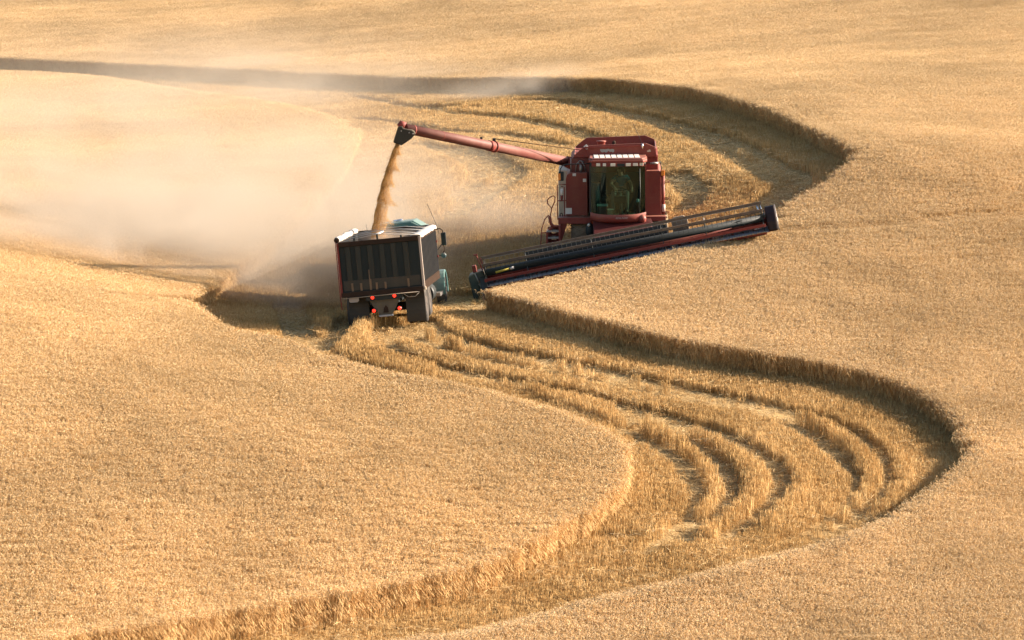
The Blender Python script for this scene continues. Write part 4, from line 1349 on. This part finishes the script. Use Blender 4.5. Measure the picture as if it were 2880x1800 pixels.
# the falling grain: many kernels in curling curtains from the spout to the box
GRAIN2 = straw_mat("falling_kernels", (0.36, 0.20, 0.07), (0.60, 0.38, 0.15), (0.82, 0.62, 0.33), trans=.45, patch=.1)
top, bot = Vector(at(398.6, 143.5, 138.2)), Vector(at(380.5, 236, 137.2))
V, T = [], []
NK = 30000
Fk = []
rk = random.Random(8)
for i in range(NK):
    t = rk.random()
    curl = 0.0
    w0 = .12 + .27 * t
    # dense left edge, curtain breaking into hooked wisps to the right
    wisp = 0
    for te, ln, am in ((.12, .10, .8), (.29, .14, 1.15), (.46, .12, .75), (.66, .17, 1.2), (.86, .13, .7)):
        if te - ln < t <= te: wisp = am * ((t - te + ln) / ln) ** 2.4
    s = rk.random() ** 1.25
    xo = -w0 * .75 + s * w0 * (1.15 + 1.0 * wisp * (t > .06))
    if rk.random() < .16:
        xo += rk.expovariate(1 / .07) * (1 if rk.random() < .75 else -.6) 
    dens = 1.0 - .35 * t * abs(math.sin(17 * t + 30 * xo))
    if rk.random() > dens: continue
    c0 = top.lerp(bot, t)
    c0.x += .10 * (math.sin(t * 3.1416)) * -1 + .012 * math.sin(t * 40 + s * 5)
    c0 += Vector((xo, rk.gauss(0, .5) * w0 * .8, -abs(xo) * .15 + rk.gauss(0, .02)))
    r = rk.uniform(.004, .008) * (1.25 if s < .5 else .85)
    a = Vector((rk.gauss(0, 1), rk.gauss(0, 1), rk.gauss(0, 1) * 1.6)).normalized(); bb = a.orthogonal().normalized(); cc = a.cross(bb)
    n0 = len(V)
    V += [tuple(c0 + a * r * 1.8), tuple(c0 - a * r * 1.8), tuple(c0 + bb * r), tuple(c0 - bb * r * .5 + cc * r * .85), tuple(c0 - bb * r * .5 - cc * r * .85)]
    tn = min(1, max(0, rk.gauss(.25 + .5 * s, .15)))  # shaded left and bright right of the stream, painted into kernel tone
    T += [tn] * 5
    Fk += [(n0, n0 + 2, n0 + 3), (n0, n0 + 3, n0 + 4), (n0, n0 + 4, n0 + 2), (n0 + 1, n0 + 3, n0 + 2), (n0 + 1, n0 + 4, n0 + 3), (n0 + 1, n0 + 2, n0 + 4)]
stream = plant_obj("grain_stream", V, Fk, T, GRAIN2)
COL.objects.link(stream)
tag(stream, "brown stream of grain pouring from the auger spout into the truck box", "grain", kind="stuff")
# ------------------------------------------------------------------ the driver and loose things in the cab
SKIN = plain("skin", (0.38, 0.20, 0.125), rough=.6)
SHIRT = paint("teal_shirt", (0.012, 0.115, 0.145), amount=.0, rough=.9, top=0)
KHAKI = paint("khaki_cloth", (0.13, 0.125, 0.10), amount=.1, rough=.9, top=0)
HAIR = plain("brown_hair", (0.09, 0.05, 0.03), rough=.8)


def skin_mesh(name, nodes, edges, mat, parent=None, sub=2, root=0):
    me = bpy.data.meshes.new(name)
    me.from_pydata([n[:3] for n in nodes], edges, [])
    o = bpy.data.objects.new(name, me); COL.objects.link(o)
    sk = o.modifiers.new("skin", 'SKIN')
    lay = me.skin_vertices[0].data if me.skin_vertices else None
    if lay is None:
        bm = bmesh.new(); bm.from_mesh(me); bm.verts.layers.skin.verify(); bm.to_mesh(me); bm.free(); lay = me.skin_vertices[0].data
    for i, n in enumerate(nodes):
        r = n[3]; lay[i].radius = (r, r) if not isinstance(r, tuple) else r
        lay[i].use_root = (i == root)
    ss = o.modifiers.new("sub", 'SUBSURF'); ss.levels = sub; ss.render_levels = sub
    me.materials.append(mat)
    dg = bpy.context.evaluated_depsgraph_get()
    m2 = bpy.data.meshes.new_from_object(o.evaluated_get(dg))
    bpy.data.objects.remove(o)
    for p in m2.polygons: p.use_smooth = True
    m2.materials.clear(); m2.materials.append(mat)
    o = bpy.data.objects.new(name, m2); COL.objects.link(o)
    if parent: o.parent = parent
    return o


# seated, facing forward (towards -y), head turned to the truck at image left
nodes = [(.09, .92, 2.50, .15), (.09, .93, 2.68, .145), (.09, .92, 2.85, .165), (.09, .90, 2.97, .10), (.08, .87, 3.04, .058),          # 0-4 pelvis..neck
         (.07, .84, 3.13, .090), (.065, .83, 3.20, .088), (.065, .84, 3.27, .055),                                                  # 5-7 head
         (.28, .91, 2.93, .075), (.42, .80, 2.74, .052), (.44, .52, 2.60, .042), (.44, .45, 2.585, .030),                             # 8-11 left arm
         (-.10, .91, 2.93, .075), (-.22, .70, 2.74, .052), (-.11, .42, 2.64, .042), (-.08, .34, 2.63, .030),                          # 12-15 right arm
         (.22, .80, 2.47, .10), (.27, .42, 2.50, .085), (.27, .34, 2.18, .062), (.28, .36, 1.92, .048), (.29, .22, 1.86, .045),        # 16-20 left leg
         (-.04, .80, 2.47, .10), (-.14, .42, 2.50, .085), (-.16, .34, 2.18, .062), (-.17, .36, 1.92, .048), (-.18, .22, 1.86, .045)]   # 21-25 right leg
edges = [(0, 1), (1, 2), (2, 3), (3, 4), (4, 5), (5, 6), (6, 7), (2, 8), (8, 9), (9, 10), (10, 11), (2, 12), (12, 13), (13, 14), (14, 15),
         (0, 16), (16, 17), (17, 18), (18, 19), (19, 20), (0, 21), (21, 22), (22, 23), (23, 24), (24, 25)]
person = empty("person", COMBINE_M, "driver in a teal shirt and khaki trousers seated at the wheel in the combine cab", "person")
body = skin_mesh("body", nodes, edges, SKIN, person)
fw = Vector((-.55, -.83, -.05)).normalized()                   # facing direction of the head
hc = Vector((.066, .835, 3.17)); sd_ = Vector((fw.y, -fw.x, 0)).normalized()
MB().ball(tuple(hc + fw * .095 + Vector((0, 0, -.015))), .020, .020, .028, 6).build("nose", SKIN, body)
for s_ in (-1, 1):
    MB().ball(tuple(hc + sd_ * s_ * .092), .018, .022, .032, 6).build("ear", SKIN, body)
    MB().ball(tuple(hc + fw * .078 + sd_ * s_ * .034 + Vector((0, 0, .02))), .012, .012, .010, 6).build("eye", DARK, body)
MB().ball(tuple(hc + fw * .082 + Vector((0, 0, -.058))), .025, .02, .008, 6).build("mouth", paint("lips", (.35, .12, .09), amount=0, top=0), body)
MB().ball(tuple(hc - fw * .02 + Vector((0, 0, .055))), .097, .097, .075, 10).build("hair", HAIR, person)
# hands: palm, four bent fingers and a thumb each
for wr, tip in (((.44, .45, 2.585), (0, -1, -.25)), ((-.08, .34, 2.63), (.35, -1, -.1))):
    W = Vector(wr); d = Vector(tip).normalized(); s2 = d.cross(Vector((0, 0, 1))).normalized()
    h_ = MB(); h_.ball(tuple(W + d * .05), .042, .05, .022, 8)
    for j, L in enumerate((.070, .082, .078, .060)):
        p0 = W + d * .085 + s2 * (.027 - .018 * j)
        h_.tube([p0, p0 + d * L * .45 + Vector((0, 0, -.008)), p0 + d * L * .7 + Vector((0, 0, -.035)), p0 + d * L * .55 + Vector((0, 0, -.06))], .0085, 6, radii=[.0095, .009, .008, .007])
    p0 = W + d * .035 + s2 * .04
    h_.tube([p0, p0 + s2 * .02 + d * .03, p0 + s2 * .012 + d * .06 + Vector((0, 0, -.02))], .01, 6)
    h_.build("hand", SKIN, body)
sh_nodes = [(.09, .92, 2.52, .165), (.09, .93, 2.68, .16), (.09, .92, 2.85, .182), (.09, .90, 2.97, .108), (.28, .91, 2.93, .090), (.37, .84, 2.81, .072), (-.10, .91, 2.93, .090), (-.175, .79, 2.81, .072)]
skin_mesh("shirt", sh_nodes, [(0, 1), (1, 2), (2, 3), (2, 4), (4, 5), (2, 6), (6, 7)], SHIRT, person)
tr_nodes = [(.09, .92, 2.47, .165), (.22, .80, 2.47, .115), (.27, .41, 2.50, .10), (.27, .33, 2.18, .078), (.28, .36, 1.93, .066), (-.04, .80, 2.47, .115), (-.14, .41, 2.50, .10), (-.16, .33, 2.18, .078), (-.17, .36, 1.93, .066)]
skin_mesh("trousers", tr_nodes, [(0, 1), (1, 2), (2, 3), (3, 4), (0, 5), (5, 6), (6, 7), (7, 8)], KHAKI, person)
for x in (.285, -.175):
    MB().box(x - .05, x + .05, .12, .40, 1.802, 1.90).build("shoe", DARK, person, .03)


def cab_thing(name, M_, label, cat):
    return empty(name, COMBINE_M @ Matrix.Translation(M_), label, cat)


bk = cab_thing("bucket", (-.24, -.02, 1.802), "pale green-white plastic bucket on the cab floor behind the windscreen", "bucket")
b = MB(); b.lathe([(.001, .0), (.085, 0), (.10, .19), (.106, .19), (.106, .21), (.094, .21), (.080, .02), (.001, .02)], (0, 0, 0), 'z', 24)
b.build("pail", plain("pale_plastic", (.62, .68, .52)), bk)
b = MB(); b.tube([(.104 * math.cos(t), .104 * math.sin(t) * .5 - .06, .20 - .1 * math.sin(t)) for t in np.linspace(0, math.pi, 12)], .005, 5)
b.build("handle", CHROME, bk)
cl = cab_thing("cool_box", (-.50, .42, 1.802), "red cool box with pale lid on the cab floor beside the bucket", "cool box")
MB().box(-.17, .17, -.13, .13, 0, .26).build("tub", paint("cooler_red", (.20, .05, .045), amount=.1), cl, .02)
MB().box(-.18, .18, -.14, .14, .262, .33).build("lid", plain("lid_pale", (.50, .54, .48)), cl, .02)
fl = cab_thing("flask", (.62, .25, 1.802), "red-brown flask with pale cap standing at the right of the cab", "flask")
MB().lathe([(.001, 0), (.07, 0), (.072, .36), (.05, .40), (.001, .40)], (0, 0, 0), 'z', 18).build("flask_body", paint("flask_red", (.22, .07, .05), amount=.15), fl)
MB().lathe([(.052, .40), (.052, .48), (.03, .50), (.001, .50)], (0, 0, 0), 'z', 18).build("cap", WHITE, fl)
# ------------------------------------------------------------------ dust hanging behind the machines
def dust(name, box, label, blobs, density, col=(0.93, 0.80, 0.62), nscale=.22, namp=1.0, aniso=.25, step=1.0):
    x0, x1, y0, y1, z0, z1 = box
    o = MB().box(*box).build(name, M_GROUND)
    o.data.materials.clear()
    m, nt, out = new_mat(name)
    N = nt.nodes.new; L = nt.links.new
    g = N("ShaderNodeNewGeometry").outputs["Position"]

    def math_(op, a, b=None, clamp=False):
        q = N("ShaderNodeMath"); q.operation = op; q.use_clamp = clamp
        for i, v in enumerate((a, b)):
            if v is None: continue
            if hasattr(v, "links"): L(v, q.inputs[i])
            else: q.inputs[i].default_value = v
        return q.outputs[0]
    total = None
    for (c, r, amp) in blobs:                       # soft puffs: 1 at the middle, 0 at the rim
        s = N("ShaderNodeVectorMath"); s.operation = 'SUBTRACT'; L(g, s.inputs[0]); s.inputs[1].default_value = c
        d = N("ShaderNodeVectorMath"); d.operation = 'DIVIDE'; L(s.outputs[0], d.inputs[0]); d.inputs[1].default_value = r
        ln = N("ShaderNodeVectorMath"); ln.operation = 'LENGTH'; L(d.outputs[0], ln.inputs[0])
        f = math_('SUBTRACT', 1.0, ln.outputs["Value"], True)
        f = math_('MULTIPLY', math_('MULTIPLY', f, f), amp)
        total = f if total is None else math_('ADD', total, f)
    n = N("ShaderNodeTexNoise"); n.inputs["Scale"].default_value = nscale; n.inputs["Detail"].default_value = 4; n.inputs["Roughness"].default_value = .6
    n.inputs["Distortion"].default_value = .4
    L(g, n.inputs["Vector"])
    mr = N("ShaderNodeMapRange"); mr.inputs[1].default_value = .36; mr.inputs[2].default_value = .66
    mr.inputs[3].default_value = 1 - namp; mr.inputs[4].default_value = 1 + namp * .8
    L(n.outputs["Fac"], mr.inputs[0])
    dens = math_('MULTIPLY', math_('MULTIPLY', total, mr.outputs[0]), density)
    sc = N("ShaderNodeVolumePrincipled"); sc.inputs["Color"].default_value = (*col, 1); sc.inputs["Anisotropy"].default_value = aniso
    L(dens, sc.inputs["Density"]); L(sc.outputs[0], out.inputs["Volume"])
    m.cycles.volume_step_rate = step
    o.data.materials.append(m)
    return tag(o, label, "dust", kind="stuff")


dpx = lambda u, v, d: tuple(float(q) for q in at(u, v, d))
B_ = []
for u, v, d, rx, ry, rz, a in ((300, 255, 149, 8, 8, 3.8, 1.0), (430, 255, 150, 6, 6, 3.0, .75), (200, 255, 146, 10, 8, 3.8, .85), (75, 248, 146, 12, 9, 3.8, .75),
                               (-50, 244, 147, 12, 9, 3.8, .7), (295, 215, 156, 10, 10, 4.8, .5), (520, 225, 152, 5, 4, 2.2, .6), (530, 255, 148.5, 4.5, 4, 2.0, .4), (150, 205, 161, 18, 14, 5.5, .30),
                               (75, 268, 139, 13, 7, 2.6, .55), (200, 278, 141, 9, 6, 2.8, .95), (-50, 266, 139, 12, 7, 2.6, .35),
                               (250, 110, 200, 16, 18, 5.5, .13), (140, 268, 137, 9, 6, 2.6, .75), (60, 150, 185, 18, 18, 6, .16)):
    B_.append((dpx(u, v, d), (rx, ry, rz), a))
dust("dust_cloud", (-36, 9.5, 136.5, 218, -8, 9.0), "pale sunlit dust cloud drifting left behind the grain truck", B_, .60, col=(.535, .475, .395), nscale=.24, namp=.95, aniso=0.0, step=.6)
W_ = []
for u, v, d, rx, ry, rz, a in ((262, 82, 226, 5, 4, 2.2, .9), (430, 92, 204, 5, 4, 2.0, .4), (548, 92, 193, 4.5, 4, 1.8, .9), (500, 97, 194, 6, 4, 1.3, .6), (350, 92, 212, 7, 4, 1.8, .4), (150, 80, 232, 8, 4, 1.8, .3)):
    W_.append((dpx(u, v, d), (rx, ry, rz), a))
dust("dust_haze", (-18, 6, 186, 232, -1, 6.5), "thin wisps of dust in front of the far dark wheat edge", W_, .45, col=(.535, .475, .395), aniso=.1, nscale=.5, namp=.8, step=.6)
S_ = [(dpx(382, 236, 137.3), (.62, .8, .45), 1.0), (dpx(384, 220, 137.5), (.5, .5, .7), .35), (dpx(404, 238, 137.5), (.6, .9, .35), .45)]
dust("grain_dust", tuple(np.array([[p[0] - 1.3, p[0] + 1.6, p[1] - 1.6, p[1] + 1.6, p[2] - .8, p[2] + 1.4] for p in [S_[0][0]]])[0].tolist()), "puff of tan grain dust where the stream lands in the truck", S_, 2.4, col=(.70, .56, .42), nscale=1.8, namp=.5, step=.5)
# ------------------------------------------------------------------ light
SUN_AZ, SUN_EL = R(14), R(22)         # to the right and slightly beyond the machines
sdir = Vector((math.cos(SUN_EL) * math.cos(SUN_AZ), math.cos(SUN_EL) * math.sin(SUN_AZ), math.sin(SUN_EL)))
sl = bpy.data.lights.new("sun", 'SUN')
sl.energy = 5.0; sl.angle = R(0.5); sl.color = (1.0, 0.855, 0.72)
so = bpy.data.objects.new("sun", sl); COL.objects.link(so)
so.rotation_euler = sdir.to_track_quat('Z', 'Y').to_euler()
so.location = (60, 140, 60)
w = bpy.data.worlds.new("World"); scene.world = w; w.use_nodes = True
nt = w.node_tree
bg = nt.nodes["Background"]
sky = nt.nodes.new("ShaderNodeTexSky"); sky.sky_type = 'NISHITA'; sky.sun_disc = False
sky.sun_elevation = SUN_EL; sky.sun_rotation = R(90) - SUN_AZ
sky.dust_density = 3.0; sky.air_density = 1.2
nt.links.new(sky.outputs[0], bg.inputs[0]); bg.inputs[1].default_value = 0.075
vs = scene.view_settings
vs.view_transform = 'Standard'; vs.look = 'None'; vs.gamma = 1.0; vs.exposure = 1.86; vs.use_curve_mapping = False
cy = scene.cycles
cy.max_bounces = 8; cy.diffuse_bounces = 4; cy.transparent_max_bounces = 16; cy.volume_bounces = 5
